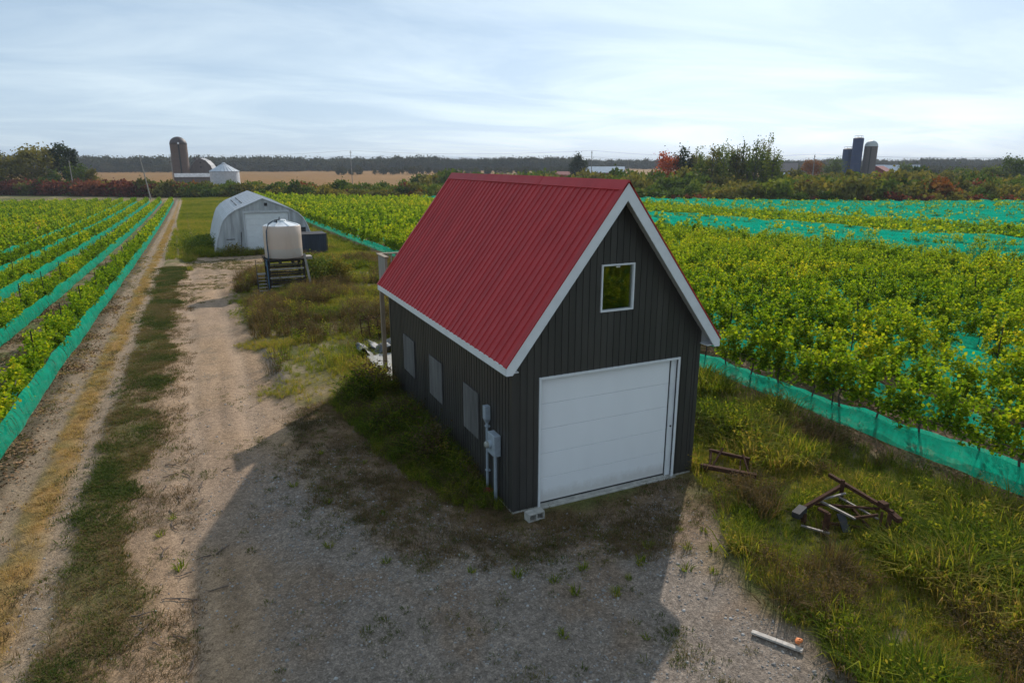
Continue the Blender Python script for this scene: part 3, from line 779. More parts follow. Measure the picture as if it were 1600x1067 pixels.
for k in range(8):
    a = k * math.pi / 4 + .3; MB().bar((.34 * math.cos(a), .34 * math.sin(a), 2.335), ((TR - .08) * math.cos(a), (TR - .08) * math.sin(a), 2.105), .07, .05).build('rib', MAT_WHITE, dm)
mb = MB(); mb.lathe([(.30, 2.35), (.30, 2.43), (.26, 2.45), (0, 2.46)], 20, cap=False); mb.build('lid', MAT_WHITE, dm)
hose = MB(); hp = [(-.35, -.55, 2.36), (-.6, -.75, 2.42), (-.9, -.85, 2.25), (-1.05, -.80, 1.8), (-1.08, -.78, 1.0), (-1.06, -.80, .2), (-1.10, -.86, -.5), (-1.05, -.9, -1.2), (-1.0, -.95, -1.75)]
hose.tube([Vector(p) for p in hp], .045, 8); hose.build('hose', simple('blue_black_hose', (.05, .075, .11), .5, .3, 8), tank, smooth=True)
mb = MB(); mb.tube([(-.35, -.55, 2.3), (-.35, -.55, 2.5)], .05, 8); mb.tube([(-.5, -.6, 2.46), (-.1, -.5, 2.5)], .03, 6); mb.tube([(-.2, -.52, 2.45), (-.15, -.5, 2.66)], .03, 6); mb.build('valve', MAT_BLACK, tank)
mb = MB(); mb.box(-1.28, -1.02, -1.0, -.75, -.45, -.08); mb.build('pump_box', simple('blue_box', (.10, .17, .25), .5, .2, 5), tank, bevel=.02)
MAT_DARKWOOD = simple('dark_timber', (.040, .034, .029), .95, .4, 8, .3, 0, .05, streak=True)
H = ZT - TZ
stand = tag(empty('tank_stand', (TX, TY, TZ)), 'tall dark timber stand of stacked rails under the white water tank', 'stand')
for x in (-1.15, -.4, .4, 1.15): MB().box(x - .08, x + .08, -1.2, 1.2, H - .26, H - .10).build('bearer', MAT_DARKWOOD, stand)
for k in range(11): MB().box(-1.3, 1.3, -1.25 + k * .228, -1.25 + k * .228 + .215, H - .098, H - .004).build('deck_board', MAT_DARKWOOD, stand)
for x in (-1.12, 1.05):
    for y in (-1.1, 1.1): MB().box(x - .08, x + .08, y - .08, y + .08, -.2, H - .262).build('post', MAT_DARKWOOD, stand)
for k in range(9):
    z = .12 + k * .185
    for y in (-1.19, 1.19): MB().bar((-1.1, y, z), (1.05, y + .01, z + .03 * ((k * 7) % 3 - 1)), .05, .10).build('rail', MAT_GREYWOOD if k % 3 == 1 else MAT_DARKWOOD, stand)
MB().bar((1.12, -1.28, H + .32), (1.42, -1.52, -.15), .07, .14).build('prop', MAT_GREYWOOD, stand)
MB().tube([(-1.25, -1.25, H + .05), (-1.22, -1.28, .0)], .04, 8).build('downpipe', simple('blue_pipe', (.06, .12, .2), .4, .2, 5), stand)
MB().box(1.15, 1.75, -.4, .5, H - .2, H - .02).build('side_shelf', MAT_GREYWOOD, stand)
sx, sy = -2.2, 33.55
stp = tag(empty('step_unit', (sx, sy, g1z(sx, sy))), 'small grey step unit with open treads at the left of the tank stand', 'steps')
for s in (-.27, .27): MB().bar((s, -.42, -.1), (s, .35, 1.05), .04, .14).build('stringer', MAT_STEEL, stp)
for k in range(6): MB().box(-.25, .25, -.40 + k * .135, -.40 + k * .135 + .16, .08 + k * .19, .11 + k * .19).build('tread', MAT_GREYWOOD, stp)
MB().box(-.27, .27, .32, .66, 1.06, 1.10).build('landing', MAT_GREYWOOD, stp)
for s in (-.25, .25): MB().box(s - .03, s + .03, .58, .64, -.1, 1.059).build('leg', MAT_STEEL, stp)
MB().tube([(-.29, -.4, .0), (-.29, -.3, .95), (-.29, .5, 2.0)], .02, 6).build('handrail', MAT_STEEL, stp)
bz = g1z(4.3, 54.5)
MAT_BIN = simple('navy_steel', (.030, .040, .062), .5, .4, 3, 0, .2, streak=True)
bin_ = tag(empty('dark_bin', (4.25, 54.0, bz)), 'dark navy ribbed metal bin beside the white arched shed', 'bin')
MB().box(-1.22, 1.22, .02, 2.6, -.1, 2.02).build('bin_body', MAT_BIN, bin_)
for k in range(12): MB().prism(-1.22 + k * .2033, -1.22 + k * .2033 + .15, .02, .02, 2.0, 2.0, 0, .035, lambda x, z, d: (x, .019 - d, z)).build('side_panel', MAT_BIN, bin_)
MB().box(-1.27, 1.27, -.04, 2.65, 2.021, 2.08).build('top_rim', MAT_STEEL, bin_)
for x in (-1.3, 1.24): MB().box(x, x + .06, -.05, .02, -.1, 2.02).build('corner_post', MAT_STEEL, bin_)

# ------------------------------------------------------------------ foliage materials and plant meshes
G_ = dict
MAT_VINE = foliage('vine_leaf', [(.05, (.045, .105, .008)), (.36, (.14, .25, .012)), (.62, (.33, .41, .018)), (.9, (.58, .48, .03)), (1., (.60, .32, .03))], .48)
MAT_GREEN = foliage('green_leaf', [(.1, (.042, .072, .016)), (.5, (.100, .145, .026)), (.9, (.22, .23, .040))], .3)
MAT_OLIVE = foliage('olive_leaf', [(.1, (.078, .080, .022)), (.5, (.165, .150, .036)), (.9, (.30, .24, .06))], .3)
MAT_SUMAC = foliage('red_sumac_leaf', [(.1, (.06, .020, .016)), (.5, (.16, .042, .032)), (.9, (.27, .10, .050))], .3)
MAT_AUTUMN = foliage('orange_leaf', [(.1, (.10, .035, .014)), (.5, (.22, .075, .02)), (.9, (.30, .16, .035))], .3)
MAT_YELLOW = foliage('yellow_leaf', [(.1, (.09, .085, .02)), (.5, (.20, .17, .03)), (.9, (.34, .25, .05))], .3)
MAT_DARKLEAF = foliage('dark_conifer', [(.1, (.012, .024, .012)), (.5, (.025, .045, .018)), (.9, (.05, .07, .022))], .2)
MAT_FARWOOD = foliage('far_wood_leaf', [(.05, (.030, .040, .022)), (.5, (.055, .062, .032)), (.8, (.085, .075, .040)), (1., (.12, .075, .045))], .15)
MAT_GRASS = foliage('grass_blade', [(.05, (.045, .085, .010)), (.35, (.115, .170, .016)), (.60, (.26, .265, .030)), (.82, (.36, .26, .070)), (1., (.42, .27, .11))], .5)
MAT_BARK = simple('bark', (.09, .075, .06), .9, .35, 9, .4)
MAT_BIRCH = simple('pale_bark', (.38, .36, .33), .8, .3, 6)

def vine_mesh(seed, n, size, side=1, mat=MAT_VINE):
    """leaf clumps on arching shoots that rise from a cordon; side -1: narrow hedge trimmed on its net side"""
    rs = np.random.default_rng(seed); C = []
    ns = rs.integers(12, 17); half = rs.uniform(.55, .80)
    for i in range(ns):
        y0 = rs.uniform(-half, half); x0 = rs.normal(0, .05); z0 = rs.uniform(.82, 1.05)
        up = rs.uniform(.55, 1.35) if rs.random() < .78 else rs.uniform(-.35, .2)
        lean = rs.normal(0, .27); ly = rs.normal(0, .18); k = max(3, int(n / ns * rs.uniform(.5, 1.5)))
        if side < 0: up *= .62; z0 -= .20; lean = rs.normal(-.14, .22)
        t = rs.random(k) ** .8
        droop = rs.uniform(.0, .5)
        x = x0 + lean * t + np.sign(lean + 1e-6) * .10 * t ** 2; y = y0 + ly * t; z = z0 + up * t - droop * t ** 3
        C.append(np.stack([x + rs.normal(0, .065, k), y + rs.normal(0, .065, k), z + rs.normal(0, .06, k)], 1))
    for i in range(5):
        k = n // 45; t = rs.random(k); y0 = rs.uniform(-half, half); l1, l2 = rs.normal(0, .14, 2); u_ = rs.uniform(1.0, 1.45) * (1 if side > 0 else .6)
        C.append(np.stack([l1 * t + rs.normal(0, .03, k), y0 + l2 * t + rs.normal(0, .03, k), (.95 if side > 0 else .75) + u_ * t], 1))
    k = n // 8
    C.append(np.stack([rs.normal(0, .10, k), rs.uniform(-.6, .6, k), rs.uniform(.75 if side > 0 else .5, 1.1, k)], 1))
    C = np.concatenate(C)
    lc = np.clip(.45 + .28 * rs.normal(size=len(C)) + .25 * (C[:, 2] - 1.2), 0, 1)
    return leaf_mesh(C, size * rs.uniform(.7, 1.25, len(C)), rs, mat, lc, flat=.6, aspect=.9)
VINE_HI = [vine_mesh(100 + i, 960, .108) for i in range(8)]
VINE_LO = [vine_mesh(200 + i, 160, .25) for i in range(6)]
VINE_HL = [vine_mesh(150 + i, 860, .108, -1) for i in range(8)]
VINE_LL = [vine_mesh(250 + i, 150, .25, -1) for i in range(6)]
trm = MB(); trm.tube([(0, 0, -.1), (.03, .02, .35), (-.02, .05, .7), (.0, .0, .92)], [.035, .028, .026, .022], 6)
trm.tube([(0, 0, .9), (.01, .35, .94), (0, .72, .92)], [.018, .015, .010], 5); trm.tube([(0, 0, .9), (-.01, -.35, .95), (0, -.72, .92)], [.018, .015, .010], 5)
trm = trm.mesh('trunk'); trm.materials.append(MAT_BARK)

# GN scatter: one object of many instances, for what nobody could count
def scatter(name, P_, rz, sc, tint, meshes, var, label=None, cat=None, tilt=None):
    c = bpy.data.collections.new(name + '_source')
    for i, me in enumerate(meshes):
        o = bpy.data.objects.new('%s_%02d' % (name, i), me); c.objects.link(o)
    n = len(P_)
    me = bpy.data.meshes.new(name); me.vertices.add(n); me.vertices.foreach_set('co', np.asarray(P_, np.float32).ravel())
    rot = np.zeros((n, 3), np.float32); rot[:, 2] = rz
    if tilt is not None: rot[:, :2] = tilt
    me.attributes.new('rot', 'FLOAT_VECTOR', 'POINT').data.foreach_set('vector', rot.ravel())
    s3 = np.asarray(sc, np.float32); s3 = np.repeat(s3[:, None], 3, 1) if s3.ndim == 1 else s3
    me.attributes.new('scl', 'FLOAT_VECTOR', 'POINT').data.foreach_set('vector', s3.ravel())
    me.attributes.new('tint', 'FLOAT', 'POINT').data.foreach_set('value', np.asarray(tint, np.float32))
    me.attributes.new('var', 'INT', 'POINT').data.foreach_set('value', np.asarray(var, np.int32))
    me.update()
    o = bpy.data.objects.new(name, me); COL.objects.link(o)
    ng = bpy.data.node_groups.new(name, 'GeometryNodeTree')
    ng.interface.new_socket('Geometry', in_out='INPUT', socket_type='NodeSocketGeometry')
    ng.interface.new_socket('Geometry', in_out='OUTPUT', socket_type='NodeSocketGeometry')
    N = ng.nodes.new; Lk = ng.links.new
    gi = N('NodeGroupInput'); go = N('NodeGroupOutput')
    ip = N('GeometryNodeInstanceOnPoints'); ci = N('GeometryNodeCollectionInfo')
    ci.inputs['Collection'].default_value = c; ci.inputs['Separate Children'].default_value = True; ci.inputs['Reset Children'].default_value = True
    def na(nm, t):
        a = N('GeometryNodeInputNamedAttribute'); a.data_type = t; a.inputs['Name'].default_value = nm
        return [s for s in a.outputs if s.enabled and s.name == 'Attribute'][0]
    Lk(gi.outputs[0], ip.inputs['Points']); Lk(ci.outputs[0], ip.inputs['Instance'])
    ip.inputs['Pick Instance'].default_value = True
    Lk(na('var', 'INT'), ip.inputs['Instance Index'])
    e2 = N('FunctionNodeEulerToRotation'); Lk(na('rot', 'FLOAT_VECTOR'), e2.inputs[0]); Lk(e2.outputs[0], ip.inputs['Rotation'])
    Lk(na('scl', 'FLOAT_VECTOR'), ip.inputs['Scale']); Lk(ip.outputs[0], go.inputs[0])
    md = o.modifiers.new('scatter', 'NODES'); md.node_group = ng
    o['kind'] = 'stuff'
    tag(o, label, cat)
    return o

# ------------------------------------------------------------------ vineyards
SPX = 2.75
rowsR = [11.1 + i * SPX for i in range(72)]
rowsL = [-11.2 - i * 2.85 for i in range(46)]
fwd = np.array([math.sin(YAW), math.cos(YAW)]); rgt = np.array([math.cos(YAW), -math.sin(YAW)])
def in_view(x, y, z, mg=.06):
    dx_, dy_, dz_ = x - CAM.x, y - CAM.y, z - CAM.z
    f = (dx_ * fwd[0] + dy_ * fwd[1]) * math.cos(PITCH) - dz_ * math.sin(PITCH)
    r = dx_ * rgt[0] + dy_ * rgt[1]; u = (dx_ * fwd[0] + dy_ * fwd[1]) * math.sin(PITCH) + dz_ * math.cos(PITCH)
    return (f > 1) & (np.abs(r / np.maximum(f, 1)) < .769 + mg) & (np.abs(u / np.maximum(f, 1)) < .513 + mg * 1.5)
ORD = ['first', 'second', 'third', 'fourth', 'fifth', 'sixth', 'seventh', 'eighth', 'ninth', 'tenth', 'eleventh', 'twelfth', 'thirteenth', 'fourteenth', 'fifteenth']
TEN = {2: 'twenty', 3: 'thirty', 4: 'forty', 5: 'fifty', 6: 'sixty', 7: 'seventy'}
def ordinal(i):
    n = i + 1
    if n <= 15: return ORD[n - 1]
    if n < 20: return {16: 'sixteenth', 17: 'seventeenth', 18: 'eighteenth', 19: 'nineteenth'}[n]
    if n % 10 == 0: return {2: 'twentieth', 3: 'thirtieth', 4: 'fortieth', 5: 'fiftieth', 6: 'sixtieth', 7: 'seventieth'}[n // 10]
    return TEN[n // 10] + '-' + ORD[n % 10 - 1]
def row_end(side, x): return float(hedge_y(x)) - 6 if side > 0 else min(190., float(hedge_y(x)) - 8)
vp = []; pp = []
for side, rows in ((1, rowsR), (-1, rowsL)):
    for ri, x in enumerate(rows):
        y = -34. if side > 0 else -20.
        ye = row_end(side, x)
        ys = np.arange(y + rng.random(), ye, 1.22)
        ys = ys + rng.normal(0, .10, len(ys))
        full = side > 0 and (47 < x < 66 or 84 < x < 172)
        keep = rng.random(len(ys)) > (.06 if not full else .74)
        if side > 0 and ri == 0: keep &= ~((ys > 3) & (rng.random(len(ys)) < .25))
        for yy in ys[keep]: vp.append((x + rng.normal(0, .05), yy, side, ri))
        for yy in np.arange(y + 1.5 + (ri * 1.7) % 5, ye, 5.6): pp.append((x + rng.normal(0, .03), yy, side, ri))
vp = np.array(vp); vz = gz(vp[:, 0], vp[:, 1]); dcam = np.hypot(vp[:, 0] - CAM.x, vp[:, 1] - CAM.y)
vis = in_view(vp[:, 0], vp[:, 1], vz + 1.0)
# things hidden behind the garage do not count among the nearest that show
def behind_garage(x, y):
    t = np.arctan2(x - CAM.x, y - CAM.y); a0 = math.atan2(.2 - CAM.x, 9.0 - CAM.y); a1 = math.atan2(4.7 - CAM.x, .2 - CAM.y)
    return (t > a0) & (t < a1) & (np.hypot(x - CAM.x, y - CAM.y) < 42)
cand = np.where(vis & ~behind_garage(vp[:, 0], vp[:, 1]))[0]
own = cand[np.argsort(dcam[cand])][:300]
isown = np.zeros(len(vp), bool); isown[own] = True
tv = np.clip(.40 + 1.0 * (fbm(vp[:, 0], vp[:, 1], 9, 3) - .5) + rng.normal(0, .13, len(vp)) + np.where(vp[:, 2] < 0, .06, .04), 0, 1)
ROWS = {}
for k in own:
    x, y, side, ri = vp[k]; ri = int(ri)
    e = empty('grape_vine', (x, y, vz[k]), (math.pi * (k % 2) if side > 0 else 0) + rng.normal(0, .08))
    s = float(rng.uniform(.92, 1.12)); e.scale = (s, s, s)
    tr_ = link('trunk', trm, e); fo = link('foliage', (VINE_HI if side > 0 else VINE_HL)[k % 8], e); fo['tint'] = float(tv[k])
    ROWS.setdefault(('grape vine', side, ri), []).append((y, e))
for side, nm in ((1, 'right of the garage'), (-1, 'left of the dirt road')):
    s_ = (~isown) & (vp[:, 2] == side) & ((dcam < 60) | vis)
    q = np.where(s_)[0]; lo = dcam[q] > 75
    var = np.where(lo, 8 + q % 6, q % 8)
    scatter('grape_vines', np.c_[vp[q, 0], vp[q, 1], vz[q]], np.where((q % 2) & (side > 0), math.pi, 0) + rng.normal(0, .1, len(q)), rng.uniform(.92, 1.12, len(q)), tv[q], VINE_HI + VINE_LO if side > 0 else VINE_HL + VINE_LL, var,
            'further grape vines filling the vineyard ' + nm, 'grape vines')
# trellis posts
pm = MB(); pm.box(-.022, .022, -.004, .004, -.3, 1.95); pm.box(-.004, .004, -.03, .0039, -.3, 1.949); pm = pm.mesh('trellis_post'); pm.materials.append(MAT_STEEL)
pp = np.array(pp); pz_ = gz(pp[:, 0], pp[:, 1]); pd = np.hypot(pp[:, 0] - CAM.x, pp[:, 1] - CAM.y)
c_ = np.where(in_view(pp[:, 0], pp[:, 1], pz_ + 1) & ~behind_garage(pp[:, 0], pp[:, 1]))[0]; c_ = c_[np.argsort(pd[c_])]
for k in c_[:300]:
    x, y, side, ri = pp[k]; o = link('trellis_post', pm, None, (x, y, pz_[k]), rng.random() * .3); o.rotation_euler = (rng.normal(0, .03), rng.normal(0, .03), rng.random())
    ROWS.setdefault(('trellis post', side, int(ri)), []).append((y, o))
for (what, side, ri), lst in ROWS.items():
    w = 'right of the garage' if side > 0 else 'left of the road'
    for n_, (y, o) in enumerate(sorted(lst, key=lambda t: t[0])):
        tag(o, '%s visible %s from the near end of the %s row %s' % (ordinal(n_), what, ordinal(ri), w), 'grape vine' if what[0] == 'g' else 'post', '%ss of the %s row %s' % (what, ordinal(ri), w))
q = c_[300:]
scatter('trellis_posts', np.c_[pp[q, 0], pp[q, 1], pz_[q]], rng.random(len(q)), np.ones(len(q)), np.zeros(len(q)), [pm], np.zeros(len(q), int), 'further thin trellis posts deep in the vineyards', 'posts')
# bird nets, one per row
m = M('teal_bird_net')
wv = m.world((1, 1.5, .35)); f1 = m.noise(3.2, 6, .68, wv); f2 = m.noise(60, 2, .6, m.world())
cl = m.ramp(f1, [(.28, (.0, .30, .19)), (.72, (.015, .66, .43))])
d_ = m.n('ShaderNodeBsdfDiffuse', {'Color': cl}).outputs[0]; t_ = m.n('ShaderNodeBsdfTranslucent', {'Color': (.01, .62, .41, 1)}).outputs[0]
b_ = m.n('ShaderNodeMixShader', {0: .45, 1: d_, 2: t_}).outputs[0]
al = m.math('MULTIPLY_ADD', f1, -.55, .60); al = m.math('ADD', al, m.math('MULTIPLY', f2, .16))
MAT_NET = m.done(m.n('ShaderNodeMixShader', {0: al, 1: b_, 2: m.n('ShaderNodeBsdfTransparent').outputs[0]}).outputs[0])
def net(side, ri, x, mode):
    ya = -30. if side > 0 else -14.; ye = row_end(side, x) + .5
    dmin = max(8, abs(x - CAM.x)); st = .35 if dmin < 25 else (.7 if dmin < 60 else 1.4)
    ys = np.arange(ya, ye, st); n = len(ys); rs = np.random.default_rng(500 + ri * 2 + (side > 0))
    nz1 = fbm(ys + ri * 31, ys * 0 + 3, 2.6, 4) - .5; nz2 = fbm(ys + ri * 57, ys * 0 + 8, 5, 3) - .5; nz3 = fbm(ys + ri * 11, ys * 0 + 2, .9, 3) - .5 + (.05 * rs.normal(size=n) if dmin < 25 else 0)
    V = []; F_ = []
    def sheet(cols_):
        o = sum(len(v) for v in V); k = len(cols_)
        V.append(np.stack([np.stack([x + cx + 0 * ys, ys, gz(x + cx + 0 * ys, ys) + np.maximum(cz, .02)], -1) for cx, cz in cols_], 1).reshape(-1, 3))
        i = np.arange(n * k).reshape(n, k) + o
        F_.append(np.stack([i[:-1, :-1], i[:-1, 1:], i[1:, 1:], i[1:, :-1]], -1).reshape(-1, 4))
    if mode == 'skirt':
        for s in ((-1, 1) if side > 0 else (1, -1)):
            hi = (.52 if x < 16 else .78) + .4 * nz1 + .2 * nz3; 
            if side < 0: hi = (.62 if s > 0 else .45) + .3 * nz1 + .15 * nz3
            w = (.20 if side > 0 else .30) + .12 * nz2
            sheet([(s * (w + .10 + .12 * nz1), .08 + .10 * nz3), (s * (w + .14 + .2 * nz3), .10 + hi * .22), (s * (w + .10 + .14 * nz2), .1 + hi * .55), (s * (w + .03 + .1 * nz3), .08 + hi * .85), (s * (w - .06), .08 + hi)])
    else:
        top = (1.85 if mode == 'full' else 1.55) + .6 * nz1 + .25 * nz3
        b = .12 + .15 * nz3
        sheet([(-.85 + .3 * nz2, b), (-.80 + .3 * nz3, .35 * top), (-.66 + .3 * nz1, .78 * top), (-.25, top), (.25, top + .1 * nz3), (.66 - .3 * nz1, .78 * top), (.80 - .3 * nz3, .35 * top), (.85 + .3 * nz2, b)])
    me = mesh_np('bird_net', np.concatenate(V), np.concatenate(F_), MAT_NET)
    o = link('bird_net', me)
    if side > 0: tag(o, 'teal bird net along the %s vine row right of the garage' % ordinal(ri), 'netting', 'bird nets of the right vineyard')
    else: tag(o, 'teal bird net along the %s vine row left of the dirt road' % ordinal(ri), 'netting', 'bird nets of the left vineyard')
for i, x in enumerate(rowsR):
    if x < 47: mode = 'skirt'
    elif x < 66: mode = 'full'
    elif x < 84: mode = 'skirt' if i % 3 else 'half'
    elif x < 172: mode = 'full' if i % 4 else 'half'
    else: mode = None
    if mode: net(1, i, x, mode)
for i, x in enumerate(rowsL[:14]):
    if i < 5 or i in (7, 9): net(-1, i, x, 'skirt')

# ------------------------------------------------------------------ grass and weeds
MAT_DRY = foliage('dry_grass_blade', [(.1, (.20, .13, .045)), (.5, (.36, .235, .085)), (.9, (.52, .37, .17))], .35)
MAT_TURF = foliage('turf_blade', [(.1, (.040, .070, .012)), (.42, (.090, .115, .022)), (.62, (.165, .135, .048)), (.85, (.22, .145, .075)), (1., (.27, .18, .10))], .4)
MAT_THATCH = foliage('thatch_blade', [(.1, (.060, .055, .022)), (.5, (.135, .090, .045)), (.9, (.22, .145, .075))], .3)
def tuft(seed, n, h, spread, w, lean=.5, mat=MAT_GRASS):
    rs = np.random.default_rng(seed); V = []; F_ = []; lc = []
    for i in range(n):
        a = rs.random() * 6.283; r = spread * math.sqrt(rs.random()); b = np.array([r * math.cos(a), r * math.sin(a), 0])
        d = a + rs.normal(0, .8); L_ = h * rs.uniform(.5, 1.15); k = lean * rs.uniform(.3, 1.5)
        dv = np.array([math.cos(d), math.sin(d), 0]); sv = np.array([-math.sin(d), math.cos(d), 0]) * w * rs.uniform(.7, 1.3)
        p1 = b + dv * L_ * k * .35 + np.array([0, 0, L_ * .6]); p2 = b + dv * L_ * k + np.array([0, 0, L_ * (1 - .25 * k)])
        o = len(V); V += [b - sv, b + sv, p1 + sv * .8, p1 - sv * .8, p2]
        F_ += [(o, o + 1, o + 2), (o, o + 2, o + 3), (o + 3, o + 2, o + 4)]; lc += [rs.random()] * 5
    return mesh_np('tuft', np.array(V), np.array(F_), mat, {'lc': np.array(lc)})
def weed(seed, n, h, r, size, mat=MAT_GRASS):
    rs = np.random.default_rng(seed); C = []
    for i in range(6):
        a = rs.random() * 6.28; l = rs.uniform(.1, 1) * r; k = n // 6; t = rs.random(k)
        C.append(np.stack([math.cos(a) * l * t + rs.normal(0, r * .2, k), math.sin(a) * l * t + rs.normal(0, r * .2, k), h * t * rs.uniform(.6, 1) + .02], 1))
    return leaf_mesh(np.concatenate(C), size, rs, mat, flat=.7, aspect=.5)
T_SHORT = [tuft(300 + i, 20, .075, .13, .006, 1.3, MAT_TURF) for i in range(5)]
T_TUFT = [tuft(310 + i, 34, .15, .085, .007, .9) for i in range(4)]
T_THATCH = [tuft(380 + i, 16, .09, .16, .005, 1.5, MAT_THATCH) for i in range(4)]
T_TALL = [tuft(320 + i, 26, .42, .16, .007, .8) for i in range(6)]
T_DRY = [tuft(340 + i, 18, .15, .13, .005, 1.3, MAT_DRY) for i in range(4)]
T_WEED = [weed(360 + i, 110, .45, .20, .05) for i in range(5)]
def region(n, x0, x1, y0, y1, dens):
    x = rng.uniform(x0, x1, n); y = rng.uniform(y0, y1, n); p = dens(x, y); k = rng.random(n) < p
    x, y = x[k], y[k]; v_ = in_view(x, y, zg(x, y), .22); return x[v_], y[v_]
def under_garage(x, y): return (x > -.03) & (x < W_ + .03) & (y > -.06) & (y < LG + .06)
def on_pad(x, y): return (x > -.15) & (x < W_ + .15) & (y > LG) & (y < 13.6)
def cover(x, y):
    z = zones(x, y)
    bare = np.clip(z['road'] * 1.15 + z['rut'] + z['rut2'] + z['gold'] * .3, 0, 1)
    return np.where(under_garage(x, y) | on_pad(x, y), 0, 1 - bare), z
wall_poly = [(-2.3, 8.8), (-2.25, 7), (-2.0, 4.6), (-1.6, 2.8), (-1.1, 1.0), (-.6, .3), (0, .2), (0, 10.6), (-.9, 10.3)]
# 1 tall weeds right of the garage and along the vineyard edge
def d_tall(x, y):
    c, z = cover(x, y)
    e = sm(10.2, 9.2, x + 1.2 * (fbm(x, y, 1.1, 3) - .5)) * sm(-.3, .5, poly_sd(x, y, [(4.95, 30), (4.95, 0), (4.6, -1.2), (3.4, -3.2), (2.4, -6.5), (1.5, -12), (12, -14), (12, 30)]))
    return c * e * (.35 + .65 * sm(.35, .6, fbm(x, y, 1.6, 3)))
x, y = region(34000, 1.0, 11.2, -9.5, 14, d_tall)
tn = np.clip(.47 + 1.6 * (fbm(x, y, 2.4, 4) - .5) + rng.normal(0, .12, len(x)), 0, 1)
scatter('tall_grass', np.c_[x, y, gz(x, y)], rng.random(len(x)) * 6.28, rng.uniform(.5, 1.35, len(x)) * (.55 + 1.1 * sm(.35, .7, fbm(x + 5, y, 1.6, 3))) * (1 - .62 * np.exp(-((x - 6.0) / 1.25) ** 2 - ((y + 3.6) / 1.3) ** 2)) * (1 - .6 * np.exp(-((x - 5.5) / .8) ** 2 - ((y + .8) / .9) ** 2)), tn, T_TALL + T_WEED, np.where(rng.random(len(x)) < .9, rng.integers(0, 6, len(x)), rng.integers(6, 11, len(x))),
        'tall green and yellow weeds right of the garage', 'grass', tilt=rng.normal(0, .12, (len(x), 2)))
# 2 rough grass behind the garage, round the tank and the shed
def d_back(x, y):
    c, z = cover(x, y)
    sx_ = (np.abs(x - SX) < 4.9) & (y > SY - .2) & (y < SY + SLEN)
    return np.where(sx_, 0, c * sm(10.6, 9.6, x) * sm(-7.2, -6.6, x) * sm(8, 10, y) * (.25 + .75 * sm(.38, .55, fbm(x, y, 2.2, 3))))
x, y = region(42000, -7.5, 11, 8, 60, d_back)
tn = np.clip(.60 + 2.0 * (fbm(x + 9, y, 2.6, 4) - .5) + rng.normal(0, .12, len(x)), 0, 1)
hs = np.where(x < -1.8, .34, .55) * (.6 + .9 * sm(.4, .7, fbm(x, y + 40, 3, 3)))
scatter('rough_grass', np.c_[x, y, gz(x, y)], rng.random(len(x)) * 6.28, rng.uniform(.6, 1.3, len(x)) * hs * (1 + .012 * y), tn, T_TALL + T_WEED[:2], rng.integers(0, 8, len(x)),
        'rough yellow-green grass between the garage and the white shed', 'grass', tilt=rng.normal(0, .12, (len(x), 2)))
T_CLUMP = [weed(390 + i, 150, .55, .26, .045, MAT_THATCH) for i in range(3)] + [tuft(395 + i, 40, .55, .22, .006, .7, MAT_THATCH) for i in range(3)]
x, y = region(15000, -3.8, 10, 9, 58, lambda x, y: d_back(x, y) * sm(.44, .60, fbm(x + 31, y + 4, 2.4, 4)))
scatter('brown_weeds', np.c_[x, y, gz(x, y)], rng.random(len(x)) * 6.28, rng.uniform(.6, 1.7, len(x)), np.clip(.5 + 1.6 * (fbm(x, y, 3, 3) - .5) + rng.normal(0, .2, len(x)), 0, 1), T_CLUMP + T_WEED[:2], rng.integers(0, 8, len(x)), 'tall olive-brown weed clumps in the rough ground behind the garage', 'weeds', tilt=rng.normal(0, .15, (len(x), 2)))
x, y = region(9000, -9.4, -6.3, -3, 40, lambda x, y: np.clip(1.1 - zones(x, y)['rut'], 0, 1) * .5 * sm(.42, .6, fbm(x + 8, y, 1.0, 4)))
scatter('dry_thatch', np.c_[x, y, gz(x, y)], rng.random(len(x)) * 6.28, rng.uniform(.5, 1.2, len(x)), np.clip(.55 + rng.normal(0, .25, len(x)), 0, 1), T_THATCH, rng.integers(0, 4, len(x)), 'brown dead grass along the edges of the turf strip', 'grass')
x, y = region(6500, 1.5, 10, -9.5, 13, lambda x, y: d_tall(x, y) * sm(.48, .62, fbm(x + 13, y + 44, 1.7, 4)))
scatter('brown_weeds', np.c_[x, y, gz(x, y)], rng.random(len(x)) * 6.28, rng.uniform(.4, 1.15, len(x)), np.clip(.5 + rng.normal(0, .25, len(x)), 0, 1), T_CLUMP, rng.integers(0, 6, len(x)), 'dead brown weed stalks among the green weeds right of the garage', 'weeds', tilt=rng.normal(0, .15, (len(x), 2)))
# 3 short turf strip between the two tracks
def d_short(x, y):
    c, z = cover(x, y)
    xv = x + 1.6 * z['n1'] + .8 * z['n2']; return np.clip(c + .12, 0, 1) * sm(-9.5, -8.6, xv) * sm(-6.3, -7.7, xv) * (.16 + .60 * sm(.40, .62, fbm(x + 3, y, 1.3, 4)))
x, y = region(34000, -9.3, -6.6, -3, 50, d_short)
tn = np.clip(.58 + 3.2 * (fbm(x, y + 70, 1.1, 4) - .5) + rng.normal(0, .14, len(x)), 0, 1)
scatter('short_grass', np.c_[x, y, gz(x, y)], rng.random(len(x)) * 6.28, rng.uniform(.6, 1.35, len(x)) * (1 + .008 * y), tn, T_SHORT, rng.integers(0, 5, len(x)), 'short patchy turf strip between the wheel track and the dirt road', 'grass')
